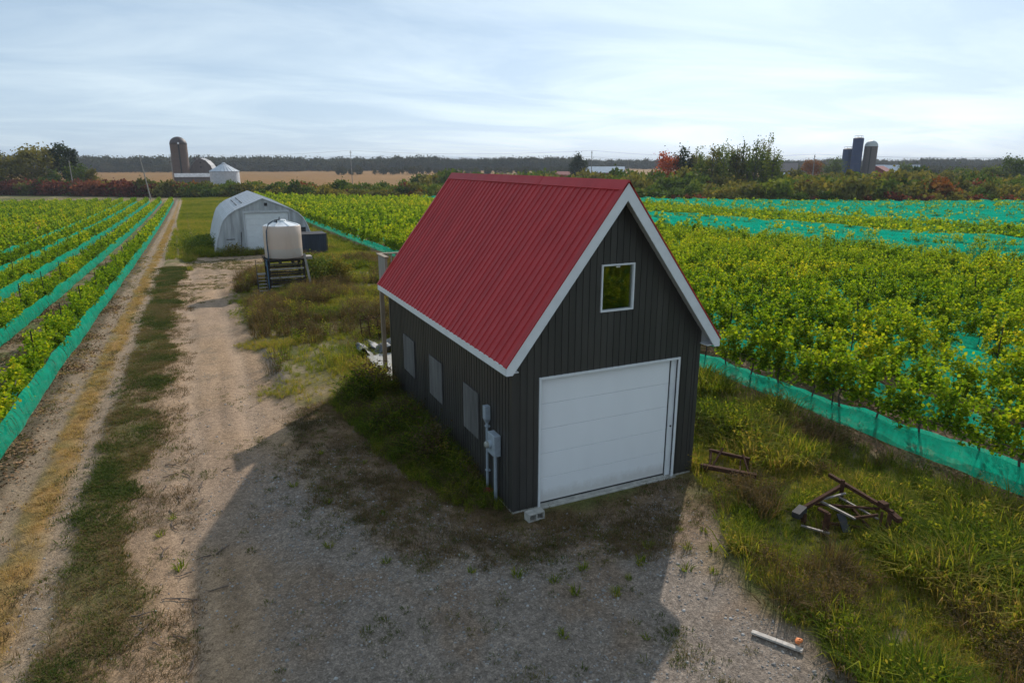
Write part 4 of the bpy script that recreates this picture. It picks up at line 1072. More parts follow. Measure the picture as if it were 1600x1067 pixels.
# 4 golden dry grass in the middle of the wheel track, edges of the vine rows
def d_dry(x, y):
    z = zones(x, y); return np.clip(z['gold'] * .5 + .12 * z['litter'] * sm(.5, .6, fbm(x, y, 1, 3)), 0, 1)
x, y = region(22000, -11, -8.4, -4, 120, d_dry)
scatter('dry_grass', np.c_[x, y, gz(x, y)], rng.random(len(x)) * 6.28, rng.uniform(.45, 1.0, len(x)), np.clip(.93 + rng.normal(0, .12, len(x)), 0, 1), T_DRY, rng.integers(0, 4, len(x)), 'golden dry grass along the middle of the wheel track', 'grass')
# 5 dark weeds heaped against the shaded wall
def d_wall(x, y): return np.where(under_garage(x, y) | on_pad(x, y), 0, sm(-.15, .35, poly_sd(x + .5 * (fbm(x, y, .9, 3) - .5), y, wall_poly)))
x, y = region(5200, -2.6, 0, 0, 10.5, d_wall)
hs = .5 + 1.25 * sm(0, .9, poly_sd(x, y, wall_poly)) * sm(.3, .6, fbm(x, y, 1.1, 3)) * sm(.5, 2.5, y)
tn = np.clip(.30 + 1.4 * (fbm(x, y, .9, 3) - .5) + rng.normal(0, .12, len(x)), 0, 1)
scatter('wall_weeds', np.c_[x, y, gz(x, y)], rng.random(len(x)) * 6.28, rng.uniform(.5, 1.6, len(x)) * hs, tn, T_WEED[:3] + T_TALL[:5] + T_CLUMP[:2], rng.integers(0, 10, len(x)), 'heap of dark weeds against the shaded side wall of the garage', 'weeds', tilt=rng.normal(0, .2, (len(x), 2)))
x, y = region(15000, -4.6, 5.2, -4.2, 11.5, lambda x, y: np.where(under_garage(x, y) | on_pad(x, y), 0, zones(x, y)['earth'] * (.25 + .75 * sm(.38, .6, fbm(x + 2, y, .9, 3)))))
scatter('dry_thatch', np.c_[x, y, gz(x, y)], rng.random(len(x)) * 6.28, rng.uniform(.5, 1.3, len(x)), np.clip(.45 + 2 * (fbm(x, y, .8, 3) - .5) + rng.normal(0, .15, len(x)), 0, 1), T_THATCH + T_SHORT[:1], rng.integers(0, 5, len(x)), 'low brown grass fringe round the foot of the garage', 'grass')
TF = [(-.15, -3.0), (.5, -3.35), (.95, -3.05), (1.45, -2.75), (.35, -2.45), (-.35, -2.55), (2.6, -2.7), (2.1, -3.3), (2.9, -2.1), (-.9, -2.1), (-1.6, -1.6), (3.3, -2.4), (-2.4, 3.9), (-3.3, 5.0), (-2.6, 1.2), (-3.6, 2.2), (-3.0, -.6), (-3.9, .4), (1.9, -2.35), (-4.2, 3.4), (.3, -4.5), (-.9, -3.9), (2.5, -3.6), (3.0, -3.0), (-6.6, .9), (-7.0, 2.3), (-6.8, 3.0)]
for k, (x, y) in enumerate(TF):
    o = link('weed_tuft', T_TUFT[k % 4], None, (x, y, g1z(x, y) - .005), k * 1.3, float(rng.uniform(.7, 1.25))); o['tint'] = float(rng.uniform(.1, .45))
    tag(o, 'small round green weed tuft growing alone in the gravel', 'weed', 'single weed tufts in the gravel yard')
# 6 sparse tufts in gravel, apron and yard edges
def d_sparse(x, y):
    z = zones(x, y); e = np.clip(z['road'] + z['earth'], 0, 1)
    return np.where(under_garage(x, y), 0, e * np.clip(.02 + .9 * z['earth'] * sm(.5, .62, fbm(x, y, .8, 3)) * .5 + sm(.60, .68, fbm(x + 20, y + 5, .9, 3)) * .55 * sm(-6, -2.5, x) + .25 * sm(.62, .7, fbm(x, y, 1.3, 3)), 0, 1))
x, y = region(16000, -7.5, 5, -7, 12, d_sparse)
scatter('yard_tufts', np.c_[x, y, gz(x, y)], rng.random(len(x)) * 6.28, rng.uniform(.35, 1.0, len(x)), np.clip(.45 + rng.normal(0, .28, len(x)), 0, 1), T_SHORT + T_WEED[:2], rng.integers(0, 5, len(x)), 'small tufts of grass and weeds growing in the gravel yard', 'grass')
x, y = region(7000, -7.0, -1, 30, 58, lambda x, y: zones(x, y)['road'] * sm(.54, .64, fbm(x, y, 1.6, 3)) * .5)
scatter('yard_tufts', np.c_[x, y, gz(x, y)], rng.random(len(x)) * 6.28, rng.uniform(.6, 1.4, len(x)), np.clip(.7 + rng.normal(0, .2, len(x)), 0, 1), T_SHORT, rng.integers(0, 5, len(x)), 'brownish tufts in the yard before the white shed', 'grass')
# 7 tall weeds round the shed and beside the grass track
def d_shed(x, y):
    c, z = cover(x, y); sx_ = (np.abs(x - SX) < 4.85) & (y > SY - .05) & (y < SY + SLEN)
    front = sm(2.6, 1.2, np.abs(y - (SY - .9))) * sm(-1.2, -2.2, x) * sm(-6.5, -5.5, x)
    sidew = sm(1.9, .6, np.abs(x - (SX - 5.6))) * sm(57, 59, y) * sm(80, 76, y)
    return np.where(sx_, 0, np.clip(front + sidew, 0, 1) * c)
x, y = region(6000, -8, 0, 54, 82, d_shed)
scatter('shed_weeds', np.c_[x, y, gz(x, y)], rng.random(len(x)) * 6.28, rng.uniform(.9, 2.0, len(x)), np.clip(.35 + rng.normal(0, .2, len(x)), 0, 1), T_TALL + T_WEED, rng.integers(0, 11, len(x)), 'tall weeds along the foot of the white arched shed', 'weeds')
x, y = region(36000, -9, 11, 56, 215, lambda x, y: cover(x, y)[0] * sm(10.4, 9.4, x) * np.where((np.abs(x - SX) < 4.9) & (y > SY - .2) & (y < SY + SLEN), 0, 1) * .8)
scatter('meadow_grass', np.c_[x, y, gz(x, y)], rng.random(len(x)) * 6.28, rng.uniform(.7, 1.5, len(x)), np.clip(.48 + 1.2 * (fbm(x, y, 6, 3) - .5) + rng.normal(0, .12, len(x)), 0, 1), T_TALL, rng.integers(0, 6, len(x)), 'rough meadow grass beyond the white shed', 'grass')
# 8 fallen leaves and low weeds on the vineyard floor near the camera
def d_floor(x, y):
    z = zones(x, y); return np.clip(z['vineR'] + z['vineL'] + z['litter'], 0, 1) * (.15 + .85 * sm(.42, .6, fbm(x, y, 1.5, 3))) * .8
x1_, y1_ = region(16000, 9.4, 26, -9, 26, d_floor); x2_, y2_ = region(16000, -24, -9.8, 0, 60, d_floor)
x = np.r_[x1_, x2_]; y = np.r_[y1_, y2_]
scatter('vineyard_weeds', np.c_[x, y, gz(x, y)], rng.random(len(x)) * 6.28, rng.uniform(.5, 1.3, len(x)), np.clip(.55 + rng.normal(0, .25, len(x)), 0, 1), T_SHORT, rng.integers(0, 5, len(x)), 'low weeds and fallen leaves under the vine rows', 'weeds')
def flat_leaf(seed):
    rs = np.random.default_rng(seed); C = np.c_[rs.normal(0, .25, (10, 2)), rs.uniform(.012, .03, 10)]
    V, F_, l = leaves(C, .07, rs, flat=.05); V[:, 2] = np.clip(V[:, 2], .006, .05); return mesh_np('litter', V, F_, simple('dry_leaf_%d' % seed, (.24, .13, .055), .85, .5, 4), {'lc': l})
LIT = [flat_leaf(i) for i in range(4)]
x1_, y1_ = region(9000, 9.2, 22, -9, 20, d_floor); x2_, y2_ = region(9000, -16, -9.6, 0, 35, d_floor)
x = np.r_[x1_, x2_]; y = np.r_[y1_, y2_]
scatter('leaf_litter', np.c_[x, y, gz(x, y)], rng.random(len(x)) * 6.28, rng.uniform(.7, 1.5, len(x)), np.zeros(len(x)), LIT, rng.integers(0, 4, len(x)), 'brown fallen leaves on the soil of the vine rows', 'leaves')
# 9 stones of the gravel
def stone(seed):
    rs = np.random.default_rng(seed); t = (1 + 5 ** .5) / 2
    V = np.array([(-1, t, 0), (1, t, 0), (-1, -t, 0), (1, -t, 0), (0, -1, t), (0, 1, t), (0, -1, -t), (0, 1, -t), (t, 0, -1), (t, 0, 1), (-t, 0, -1), (-t, 0, 1)], float)
    V *= rs.uniform(.7, 1.2, (12, 1)); V *= .012 * np.array([1.2, 1, .65])
    F_ = [(0, 11, 5), (0, 5, 1), (0, 1, 7), (0, 7, 10), (0, 10, 11), (1, 5, 9), (5, 11, 4), (11, 10, 2), (10, 7, 6), (7, 1, 8), (3, 9, 4), (3, 4, 2), (3, 2, 6), (3, 6, 8), (3, 8, 9), (4, 9, 5), (2, 4, 11), (6, 2, 10), (8, 6, 7), (9, 8, 1)]
    return mesh_np('stone', V, np.array(F_), MAT_STONE)
m = M('stone'); MAT_STONE = m.done(m.pbsdf(m.ramp(m.n('ShaderNodeAttribute', attribute_name='tint', attribute_type='INSTANCER').outputs['Fac'], [(0, (.17, .155, .145)), (.7, (.27, .25, .23)), (1, (.40, .38, .36))]), .9))
STN = [stone(i) for i in range(4)]
x, y = region(38000, -9.5, 4.6, -8, 14, lambda x, y: np.where(under_garage(x, y), 0, (lambda z: np.clip(z['gravel'] * .9 + .16 * z['road'] + .3 * z['rut'], 0, 1) * (.25 + .75 * sm(.4, .6, fbm(x, y, 1.0, 3))))(zones(x, y))))
scatter('gravel', np.c_[x, y, gz(x, y) + .002], rng.random(len(x)) * 6.28, rng.lognormal(-.45, .4, len(x)).clip(.3, 1.7), rng.random(len(x)), STN, rng.integers(0, 4, len(x)), 'loose grey gravel stones on the yard', 'gravel')

# ------------------------------------------------------------------ shrubs and trees
def crown(seed, n, rx, ry, rz, zc, size, clumps=22, spread=.30, shell=.75):
    rs = np.random.default_rng(seed); d = rs.normal(size=(clumps, 3)); d /= np.linalg.norm(d, axis=1)[:, None]
    d *= (shell + (1 - shell) * rs.random((clumps, 1))) * rs.uniform(.55, 1.05, (clumps, 1)); k = n // clumps; C = []; lc = []
    for c_ in d:
        p = c_ + rs.normal(0, spread * rs.uniform(.6, 1.2), (k, 3)) * np.array([1, 1, .75]); C.append(p); lc.append(np.clip(rs.random() * .5 + rs.random(k) * .5, 0, 1))
    C = np.concatenate(C) * np.array([rx, ry, rz]) + np.array([0, 0, zc]); lc = np.concatenate(lc)
    k = C[:, 2] > .03; return C[k], size * rs.uniform(.7, 1.3, k.sum()), lc[k], rs
SHR = {}
for nm, mt in (('green', MAT_GREEN), ('olive', MAT_OLIVE), ('sumac', MAT_SUMAC), ('autumn', MAT_AUTUMN), ('yellow', MAT_YELLOW)):
    SHR[nm] = []
    for i in range(4):
        C, s, lc, rs = crown(700 + i, 900, 1.25, 1.25, 1.0, .85, .36, 16, .34, .6); SHR[nm].append(leaf_mesh(C, s, rs, mt, lc, flat=.8))
SHNAME = {'green': 'green leafy shrub', 'olive': 'olive-brown shrub', 'sumac': 'dark red sumac shrub', 'autumn': 'rusty orange shrub', 'yellow': 'yellowing shrub'}
SHN = {}
def shrub(x, y, kind, s, sz, where):
    o = link('shrub', SHR[kind][rng.integers(0, 4)], None, (x, y, float(zg(x, y)) - .1), rng.random() * 6.28, (s, s, s * sz)); o['tint'] = float(rng.random())
    k_ = (kind, where); SHN[k_] = SHN.get(k_, 0) + 1
    tag(o, '%s %s from the left in the hedgerow %s' % (ordinal(SHN[k_] - 1), SHNAME[kind], where), 'shrub', '%ss in the hedgerow %s' % (SHNAME[kind], where)); return o
# front line of the hedgerow
for x in np.arange(-72, -9, 2.0):
    y = hedge_y(x) + 3 + rng.normal(0, 1.6)
    shrub(x, y, 'sumac' if rng.random() < .8 else 'olive', rng.uniform(2.0, 2.7), rng.uniform(.9, 1.15), 'beyond the left vineyard')
for x in np.arange(-10, 28, 2.2):
    y = hedge_y(x) + 2 + rng.normal(0, 2.2)
    shrub(x, y, rng.choice(['green', 'sumac', 'olive', 'green', 'yellow']), rng.uniform(1.3, 2.2), rng.uniform(.7, 1.1), 'behind the white arched shed')
for x in np.arange(29, 88, 2.0):
    y = hedge_y(x) + 2 + rng.normal(0, 2.5)
    shrub(x, y, rng.choice(['olive', 'green', 'olive', 'autumn', 'olive']), rng.uniform(1.3, 2.2), rng.uniform(.7, 1.1), 'left of the red roof ridge')
for x in np.arange(88, 232, 1.8):
    y = hedge_y(x) + 1.5 + rng.normal(0, 1.6)
    lowr = rng.random() < (.75 if 100 < x < 150 else .3)
    shrub(x, y, rng.choice(['sumac', 'olive', 'sumac', 'olive', 'green']) if lowr else rng.choice(['green', 'olive', 'green', 'yellow']), rng.uniform(1.1, 1.9), rng.uniform(.8, 1.1), 'behind the right vineyard')
# scrub mass behind the front line
n = 5200
x = rng.uniform(-130, 420, n); y = hedge_y(x) + rng.uniform(1, 5, n) + rng.random(n) ** 1.2 * np.where(x > 85, 150, np.where(x > 25, 40, 8))
dens = np.where(x > 85, .8, .5); k = rng.random(n) < dens; x, y = x[k], y[k]
sz = rng.uniform(1.2, 2.5, len(x)) * np.where(x > 85, 1.0 + .4 * sm(.45, .6, fbm(x, y, 22, 3)), .85)
kinds = ['green', 'olive', 'sumac', 'autumn', 'yellow']
pk = rng.random(len(x)); vi = np.where(pk < .58, 0, np.where(pk < .90, 1, np.where(pk < .92, 3, np.where(pk < .97, 4, 2))))
vi = np.where((x < -9) & (pk > .35), 2, vi)
scatter('scrub', np.c_[x, y, zg(x, y) - .1], rng.random(len(x)) * 6.28, np.c_[sz, sz, sz * rng.uniform(.8, 1.4, len(x))], rng.random(len(x)), sum([SHR[k_] for k_ in kinds], []), vi * 4 + rng.integers(0, 4, len(x)),
        'dense mass of scrub and small trees behind the vineyards', 'scrub')

def tree(x, y, h, w, mat, label, size=.45, n=1500, trunk_h=.28, seed=0, bark=MAT_BARK, clumps=26, spread=.24, group=None, limbs=7, name='tree', shell=.75, lean=0):
    r = empty(name, (x, y, float(zg(x, y)) - .1)); ch = h * (1 - trunk_h) / 2
    C, s, lc, rs = crown(900 + seed, int(n * 1.5), w / 2, w / 2, ch, h - ch, size * 1.55, clumps, spread, shell)
    f = link('crown', leaf_mesh(C, s, rs, mat, lc, flat=.8, name='crown'), r); f['tint'] = float(rng.random() * .6 + .2)
    mb = MB(); mb.tube([(0, 0, -.2), (lean * .3, 0, h * .3), (lean, .1, h * .6), (lean * 1.3, 0, h * .9)], [h * .022, h * .018, h * .011, h * .004], 8)
    for k in range(limbs):
        a = k * 2.4 + seed; z = h * (trunk_h + .06 + .5 * k / limbs); l = w * .42 * (1 - .35 * k / limbs)
        mb.tube([(lean * z / h, 0, z), (math.cos(a) * l * .5, math.sin(a) * l * .5, z + h * .08), (math.cos(a) * l, math.sin(a) * l, z + h * .20)], [h * .009, h * .006, h * .002], 6)
    mb.build('trunk', bark, r)
    tag(r, label, 'tree', group); return r
tree(-57.5, 283, 17.0, 18.5, MAT_OLIVE, 'broad rounded olive-green tree at the far left', .55, 3200, .14, 1, clumps=44, spread=.2)
tree(-70, 284, 15, 15, MAT_OLIVE, 'autumn-tinted tree cut off by the left edge of the picture', .55, 2000, .14, 2, clumps=30)
tree(-47.5, 285, 18.5, 9.5, MAT_DARKLEAF, 'tall dark tree with ragged top right of the broad olive tree', .5, 1700, .2, 3, clumps=24, spread=.19)
tree(-43, 280, 11.5, 8, MAT_GREEN, 'shorter dull green tree beside the tall dark ragged tree', .5, 1200, .12, 4)
tree(-39, 278, 9, 6, MAT_OLIVE, 'small yellowing tree at the right end of the left tree group', .45, 900, .1, 5)
tree(-51, 276, 8, 7, MAT_GREEN, 'low green tree in front of the tall dark ragged tree', .45, 1000, .1, 6)
tree(207, 350, 16.5, 10.5, MAT_DARKLEAF, 'dense dark green tree in front of the red barn', .55, 2600, .05, 7, clumps=40, spread=.22)
def at(u_px, v_px, dist):
    """world point at a bearing seen from the drone: used to set far farm things on the land"""
    fx = (u_px - 800) / 1039.9; fy = (533.5 - v_px) / 1039.9
    f2 = math.cos(PITCH) + fy * math.sin(PITCH); dxy = (fwd[0] * f2 + rgt[0] * fx, fwd[1] * f2 + rgt[1] * fx); l = math.hypot(*dxy)
    return CAM.x + dxy[0] / l * dist, CAM.y + dxy[1] / l * dist
MAT_REDLEAF = foliage('scarlet_leaf', [(.1, (.16, .025, .014)), (.5, (.36, .055, .022)), (.9, (.50, .14, .035))], .35)
# stand of slim poplars
for k, (u, h, w) in enumerate(((1094, 15.5, 4.2), (1104, 14, 3.6), (1113, 16.5, 4.6), (1122, 17, 3.6), (1131, 15.5, 4.4), (1141, 16.5, 4.6), (1150, 18, 4.0), (1160, 19.5, 5.0), (1169, 17, 4.2), (1180, 18.5, 4.6), (1190, 20.0, 5.6), (1199, 18, 4.6), (1208, 16, 4.4), (1216, 13, 4.0))):
    xx, yy = at(u, 262, 228 + rng.uniform(-8, 10))
    tree(xx, yy, h, w * 1.3, [MAT_GREEN, MAT_GREEN, MAT_OLIVE, MAT_GREEN][(k * 5) % 4], '%s slim poplar from the left in the stand behind the right vineyard' % ordinal(k), .36, 620, .10, 30 + k, clumps=20, spread=.24, group='poplars in the stand behind the right vineyard', limbs=9, name='poplar_tree', shell=.5)
for k, (u, dist, h, w, mt, lab) in enumerate(((1045, 262, 15.0, 9.0, MAT_REDLEAF, 'bright red-orange tree left of the poplar stand'), (1069, 262, 16.0, 7.5, MAT_DARKLEAF, 'dark green flat-topped tree between the red tree and the poplars'),
        (1086, 262, 13.5, 5.0, MAT_YELLOW, 'yellow tree at the left edge of the poplar stand'),
        (1271, 430, 13.5, 11, MAT_AUTUMN, 'reddish tree left of the navy silos'), (1303, 420, 13.0, 11, MAT_GREEN, 'grey-green tree just left of the navy silos'), (1415, 420, 11.0, 8.5, MAT_GREEN, 'open-crowned tree in front of the pale roofed red barn'),
        (1581, 330, 13.5, 8, MAT_GREEN, 'lone green tree near the right edge of the picture'), (1545, 330, 9.5, 8, MAT_GREEN, 'low dark tree left of the lone tree at the right edge'), (1508, 340, 9.5, 14, MAT_GREEN, 'wide dark tree on the right skyline'),
        (1440, 330, 8.5, 8, MAT_OLIVE, 'small rounded tree right of the pale roofed barn'))):
    x, y = at(u, 262, dist); tree(x, y, h, w, mt, lab, .5, 1300, .1, 60 + k, clumps=24, spread=.26)
# bush beside the tank and small plants
C, s, lc, rs = crown(801, 2400, 1.9, 1.3, 1.25, 1.1, .15, 26, .30, .5)
o = link('bush', leaf_mesh(C, s, rs, MAT_GREEN, lc, flat=.8), None, (1.75, 35.7, g1z(1.75, 35.7))); o['tint'] = .75; tag(o, 'dark green leafy bush growing at the right of the tank stand', 'bush')
C, s, lc, rs = crown(802, 1100, .9, .9, 1.15, 1.0, .13, 14, .30, .5)
o = link('bush', leaf_mesh(C, s, rs, MAT_YELLOW, lc, flat=.8), None, (3.0, 35.2, g1z(3.0, 35.2))); o['tint'] = .6; tag(o, 'yellow-green bush at the outer side of the dark tank bush', 'bush')
C, s, lc, rs = crown(803, 700, 1.0, .8, .7, .6, .13, 14, .30, .5)
o = link('bush', leaf_mesh(C, s, rs, MAT_OLIVE, lc, flat=.8), None, (-2.5, 57.2, g1z(-2.5, 57.2))); o['tint'] = .5; tag(o, 'low bush before the front wall of the white arched shed', 'bush')
C, s, lc, rs = crown(804, 1500, 2.6, 3.2, 1.0, .8, .16, 24, .30, .5)
o = link('bush', leaf_mesh(C, s, rs, MAT_GREEN, lc, flat=.8), None, (-5.9, 63.5, g1z(-5.9, 63.5))); o['tint'] = .5; tag(o, 'spreading dark bush along the left side of the white arched shed', 'bush')
C, s, lc, rs = crown(805, 1100, 1.5, 1.5, .8, .6, .12, 20, .30, .5)
o = link('bush', leaf_mesh(C, s, rs, MAT_OLIVE, lc, flat=.8), None, (-.6, 34.9, g1z(-.6, 34.9))); o['tint'] = .1; tag(o, 'dark leaf clump added inside the tank stand to darken its open middle', 'bush')  # added filler, makes the open inside of the stand darker and denser
# far woods along the horizon
FW = []
for i in range(4):
    C, s, lc, rs = crown(850 + i, 420, 5.5, 5.5, 7.5, 8.5, 1.8, 18, .28, .6); FW.append(leaf_mesh(C, s, rs, MAT_FARWOOD, lc, flat=.9))
pts = []
for (u0, u1, d0, d1, cnt, hs) in ((-120, 900, 930, 1150, 2600, 1.05), (520, 960, 640, 700, 110, .55), (880, 1720, 1150, 1500, 2400, .95), (1150, 1720, 640, 900, 500, .55), (150, 520, 860, 920, 90, .6)):
    for k in range(cnt):
        u = random.uniform(u0, u1); x, y = at(u, 255, random.uniform(d0, d1)); pts.append((x, y, hs * random.uniform(.72, 1.2)))
pts = np.array(pts); pts[:, 2] *= .62 + .55 * fbm(pts[:, 0], pts[:, 1], 70, 3)
scatter('distant_woods', np.c_[pts[:, 0], pts[:, 1], zg(pts[:, 0], pts[:, 1]) - .5], rng.random(len(pts)) * 6.28, pts[:, 2], np.clip(rng.random(len(pts)) * .7 + .4 * fbm(pts[:, 0], pts[:, 1], 90, 3), 0, 1), FW, rng.integers(0, 4, len(pts)), 'dark band of distant woods along the horizon', 'woods')

# ------------------------------------------------------------------ far farms
def base(u, dist): x, y = at(u, 262, dist); return x, y, float(zg(x, y)), math.atan2(-(x - CAM.x), y - CAM.y)
def silo(u, dist, r, h, mat, dome, label, roofmat, ribs=0, top=None):
    x, y, z, a = base(u, dist); o = empty('silo', (x, y, z - .3), a); tag(o, label, 'silo')
    n = int(h / 1.5); 
    for k in range(n): MB().lathe([(r, k * h / n), (r, (k + 1) * h / n - .08), (r + .05, (k + 1) * h / n - .07), (r + .05, (k + 1) * h / n)], 24, cap=False).build('wall_ring', mat, o)
    if dome: MB().lathe([(r + .08, h)] + [(r * 1.02 * math.cos(t), h + r * .95 * math.sin(t)) for t in np.linspace(0, math.pi / 2 - .01, 8)], 24).build('dome', roofmat, o, smooth=True)
    else:
        MB().lathe([(r + .06, h), (r * .6, h + .5), (0.01, h + .8)], 24).build('cap', roofmat, o)
        mb = MB()
        for q in range(7):
            t = q * .9; mb.tube([(r * .8 * math.cos(t), r * .8 * math.sin(t), h + .2), (r * .8 * math.cos(t), r * .8 * math.sin(t), h + 1.5)], .07, 5)
        mb.tube([(r * .8 * math.cos(q * .45), r * .8 * math.sin(q * .45), h + 1.5) for q in range(14)], .06, 5); mb.build('guard_rail', MAT_STEEL, o)
    MB().box(-.35, .35, -r - .5, -r + .1, .5, h - .2).build('chute', mat if not dome else MAT_STEEL, o)
    if top: MB().box(-.45, .45, -r - .55, -r + .5, h + .1, h + 1.0).build('chute_hood', MAT_WHITE, o)
    return o
MAT_BROWNSILO = simple('brown_silo', (.125, .085, .068), .85, .3, 2, .2)
MAT_NAVY = simple('navy_silo', (.012, .040, .125), .7, .3, 1.5)
MAT_GREYSILO = simple('grey_silo', (.11, .10, .095), .8, .25, 2, .2)
MAT_TIN = simple('grain_bin_tin', (.50, .53, .56), .45, .2, 1.2, 0, .3)
MAT_BARNRED = simple('barn_red', (.22, .035, .03), .8, .25, 1.5)
MAT_BARNGREY = simple('barn_boards', (.13, .11, .105), .85, .3, 1.5, streak=True)
MAT_TINROOF = simple('pale_tin_roof', (.55, .57, .60), .5, .15, .6)
silo(283, 420, 4.3, 20.8, MAT_BROWNSILO, True, 'tall brown silo with dark dome standing left of the old barn', simple('dark_dome', (.05, .035, .035), .6, .3, 2), top=True)
silo(1322, 500, 3.1, 19.6, MAT_NAVY, False, 'shorter navy blue silo, left of the pair', MAT_STEEL)
silo(1336, 496, 3.15, 26.2, MAT_NAVY, False, 'tallest navy blue silo with railing on top', MAT_STEEL)
silo(1357, 500, 3.9, 21.3, MAT_GREYSILO, True, 'grey silo with pale dome right of the navy silos', simple('pale_dome', (.42, .45, .44), .5, .2, 2))
def barn(u, dist, w, l, eave, ridge, mat, roofm, label, rot=0, gambrel=False, windows=2, name='barn'):
    x, y, z, a = base(u, dist); o = empty(name, (x, y, z - .3), a + rot); tag(o, label, 'barn' if name == 'barn' else 'shed')
    if gambrel: prof = [(-w / 2, 0), (-w / 2, eave), (-w * .36, eave + (ridge - eave) * .55), (-w * .2, eave + (ridge - eave) * .84), (0, ridge), (w * .2, eave + (ridge - eave) * .84), (w * .36, eave + (ridge - eave) * .55), (w / 2, eave), (w / 2, 0)]
    else: prof = [(-w / 2, 0), (-w / 2, eave), (0, ridge), (w / 2, eave), (w / 2, 0)]
    n = len(prof); mb = MB(); mb.v = [(p, 0, q) for p, q in prof] + [(p, l, q) for p, q in prof]
    mb.f = [tuple(range(n)), tuple(reversed(range(n, 2 * n)))] + [(k, n + k, n + (k + 1) % n, (k + 1) % n) for k in range(n)]; mb.build('wall', mat, o)
    mb = MB(); rp_ = prof[1:-1]
    for (p, q), (p2, q2) in zip(rp_[:-1], rp_[1:]):
        d = Vector((p2 - p, 0, q2 - q)).normalized(); nn = Vector((-d.z, 0, d.x)); e0 = .35 if (p, q) == rp_[0] else 0; e1 = .35 if (p2, q2) == rp_[-1] else 0
        A = Vector((p, 0, q)) - d * e0 + nn * .03; B = Vector((p2, 0, q2)) + d * e1 + nn * .03
        mb.poly([(A.x, -.4, A.z), (B.x, -.4, B.z), (B.x, l + .4, B.z), (A.x, l + .4, A.z)] + [((v + nn * .15).x, yy, (v + nn * .15).z) for v, yy in ((A, -.4), (B, -.4), (B, l + .4), (A, l + .4))], [(0, 1, 2, 3), (7, 6, 5, 4), (0, 4, 5, 1), (1, 5, 6, 2), (2, 6, 7, 3), (3, 7, 4, 0)])
    mb.build('roof', roofm, o)
    for k in range(windows): MB().box(-.45, .45, -.06, .0 - .001, eave + (ridge - eave) * (.45 + .28 * k) - .45, eave + (ridge - eave) * (.45 + .28 * k) + .45).build('loft_window', MAT_BLACK, o)
    return o
b = barn(314, 425, 13.6, 22, 5.0, 13.6, MAT_BARNGREY, simple('weathered_roof', (.30, .30, .31), .7, .3, 1), 'old grey gambrel barn between the brown silo and the grain bin', rot=-.12, gambrel=True)
MB().box(-3.4, -1.8, 1.2, 2.6, 11.8, 13.9).build('cupola', MAT_BARNGREY, b)
barn(272, 405, 5.5, 16.5, 3.9, 5.6, MAT_BARNGREY, simple('patched_roof', (.48, .46, .45), .7, .4, .8), 'long low outbuilding with pale patched roof left of the old barn', rot=-math.pi / 2, windows=0, name='outbuilding')
x, y, z, a = base(350, 330); gb = tag(empty('grain_bin', (x, y, z - .3), a), 'round pale corrugated grain bin with conical roof right of the old barn', 'grain bin')
for k in range(9): MB().lathe([(6.1, k * .82), (6.16, k * .82 + .2), (6.1, k * .82 + .4), (6.16, k * .82 + .6), (6.1, k * .82 + .815)], 36, cap=False).build('wall_ring', MAT_TIN, gb)
for k in range(24):
    t0 = k * math.pi / 12; t1 = t0 + math.pi / 12 - .02; p = lambda r, t, z_: (r * math.cos(t), r * math.sin(t), z_)
    MB().poly([p(6.35, t0, 7.38), p(6.35, t1, 7.38), p(.7, t1, 10.6), p(.7, t0, 10.6), p(6.35, t0, 7.5), p(6.35, t0 + .03, 7.52), p(.7, t0 + .05, 10.75), p(.7, t0, 10.72)], [(0, 1, 2, 3), (4, 5, 6, 7), (0, 4, 7, 3), (1, 5, 6, 2)]).build('roof_panel', MAT_TIN, gb)
MB().lathe([(.8, 10.6), (.8, 10.95), (.3, 11.2), (.01, 11.25)], 12).build('roof_vent', MAT_TIN, gb)
barn(951, 450, 13, 29.5, 5.0, 8.6, MAT_BARNRED, MAT_TINROOF, 'long red barn with white roof behind the dark tree', rot=math.pi / 2, windows=0).location.x += 12
barn(893, 452, 10, 12, 3.6, 5.5, MAT_BARNRED, MAT_BARNRED, 'small red shed at the left end of the long red barn', rot=math.pi / 2, windows=0, name='small_barn')
barn(1368, 520, 15, 18, 5.0, 9.0, MAT_BARNRED, MAT_BARNRED, 'red gabled barn right of the grey silo', rot=-.25, windows=0)
barn(1421, 535, 15, 34, 5.0, 9.6, MAT_BARNRED, MAT_TINROOF, 'long barn with pale roof adjoining the red gabled barn', rot=math.pi / 2, windows=0).location.x += 10
barn(1246, 560, 15, 26, 5.2, 10.8, MAT_BARNGREY, simple('brown_roof', (.20, .16, .14), .7, .2, 1), 'grey-brown roofed farm building left of the reddish tree', rot=math.pi / 2, windows=0, name='farm_building')
barn(1240, 470, 7, 10, 2.8, 4.9, MAT_WHITE, MAT_TINROOF, 'small white farm building below the grey-brown roof', rot=math.pi / 2, windows=0, name='farm_building')
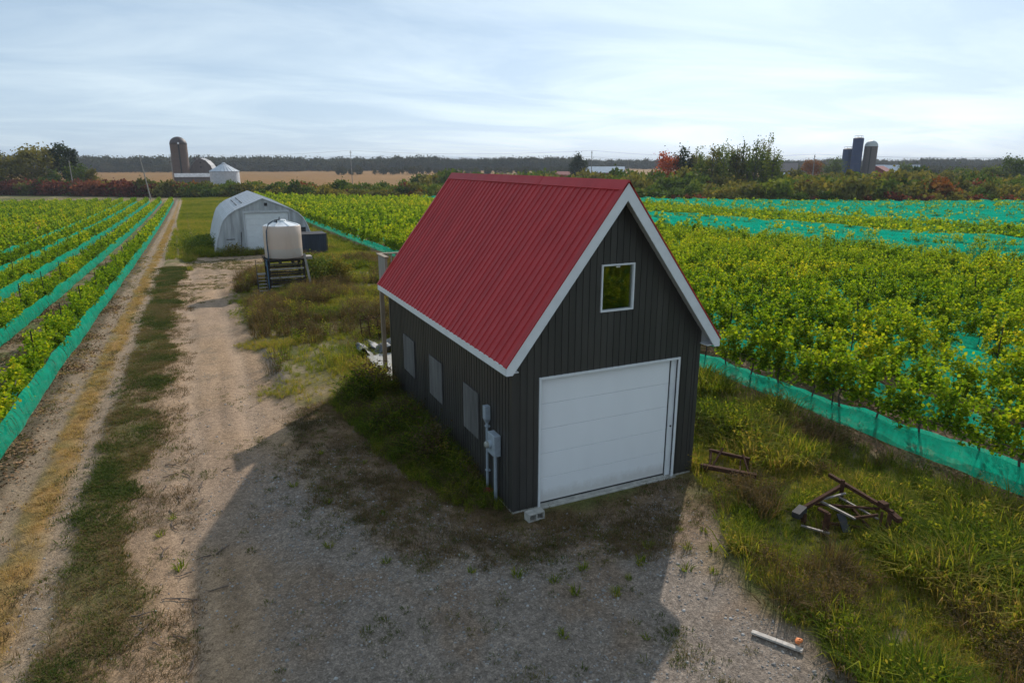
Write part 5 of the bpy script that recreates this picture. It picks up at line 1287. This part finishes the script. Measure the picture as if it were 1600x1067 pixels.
# utility poles and wires
def pole(x, y, h, label, arm=True, lean=(0, 0), rz=.85):
    z = float(zg(x, y)); o = empty('utility_pole', (x, y, z - .2), rz); tag(o, label, 'utility pole')
    MB().tube([(0, 0, -.3), (lean[0], lean[1], h)], [.19, .12], 8).build('shaft', MAT_GREYWOOD, o)
    if arm:
        MB().box(-1.2, 1.2, -.06, .06, h - .75, h - .6).build('crossarm', MAT_GREYWOOD, o)
        for s in (-1.05, 0, 1.05): MB().tube([(s, 0, h - .6 if s else h), (s, 0, (h - .6 if s else h) + .25)], .06, 6).build('insulator', MAT_STEEL, o)
    return Vector((x, y, z + h - .1))
pA = pole(-15, 399, 15.5, 'utility pole beside the old barn')
pB = pole(62.3, 311, 16.3, 'tall utility pole rising left of the red roof')
pC = pole(139, 223.1, 15.4, 'utility pole in front of the long red barn')
pD = pole(190, 160, 13.4, 'utility pole among the scrub left of the navy silos')
pE = pole(272, 95, 13.6, 'utility pole beyond the right edge')
pole(164.7, 235, 12.6, 'thin bare pole at the right end of the long red barn', arm=False)
pole(-17.2, 212.8, 12.8, 'leaning bare pole at the end of the left vineyard', arm=False, lean=(-1.5, .4), rz=0)
pole(-43.5, 268, 11.5, 'pale bare pole before the left tree group', arm=False, rz=0)
MAT_WIRE = simple('wire', (.10, .10, .11), .6, .1, 1)
for k, (a, b, nm) in enumerate(((pA, pB, 'old barn pole and the tall pole'), (pB, pC, 'tall pole and the red barn pole'), (pC, pD, 'red barn pole and the scrub pole'), (pD, pE, 'scrub pole and the pole beyond the right edge'))):
    for j, dz_ in enumerate((.15, -2.2)):
        pts = [a.lerp(b, t) + Vector((0, 0, dz_ - 4 * (1.5 + .3 * j) * t * (1 - t))) for t in np.linspace(0, 1, 17)]
        tag(MB().tube(pts, .028, 4).build('power_line', MAT_WIRE), '%s sagging wire between the %s' % (('upper', 'lower')[j], nm), 'wire', 'power lines across the fields')

# ------------------------------------------------------------------ air
m = M('haze'); vol = m.n('ShaderNodeVolumePrincipled', {'Color': (.80, .87, .96, 1), 'Density': .00016, 'Anisotropy': .0})
m.t.links.new(vol.outputs[0], m.out.inputs['Volume'])
hz = MB(); hz.box(-4400, 4400, -800, 4400, -5.6, 34)
hz = hz.build('haze', m.m); tag(hz, 'thin pale haze over the fields', 'haze', kind='stuff')
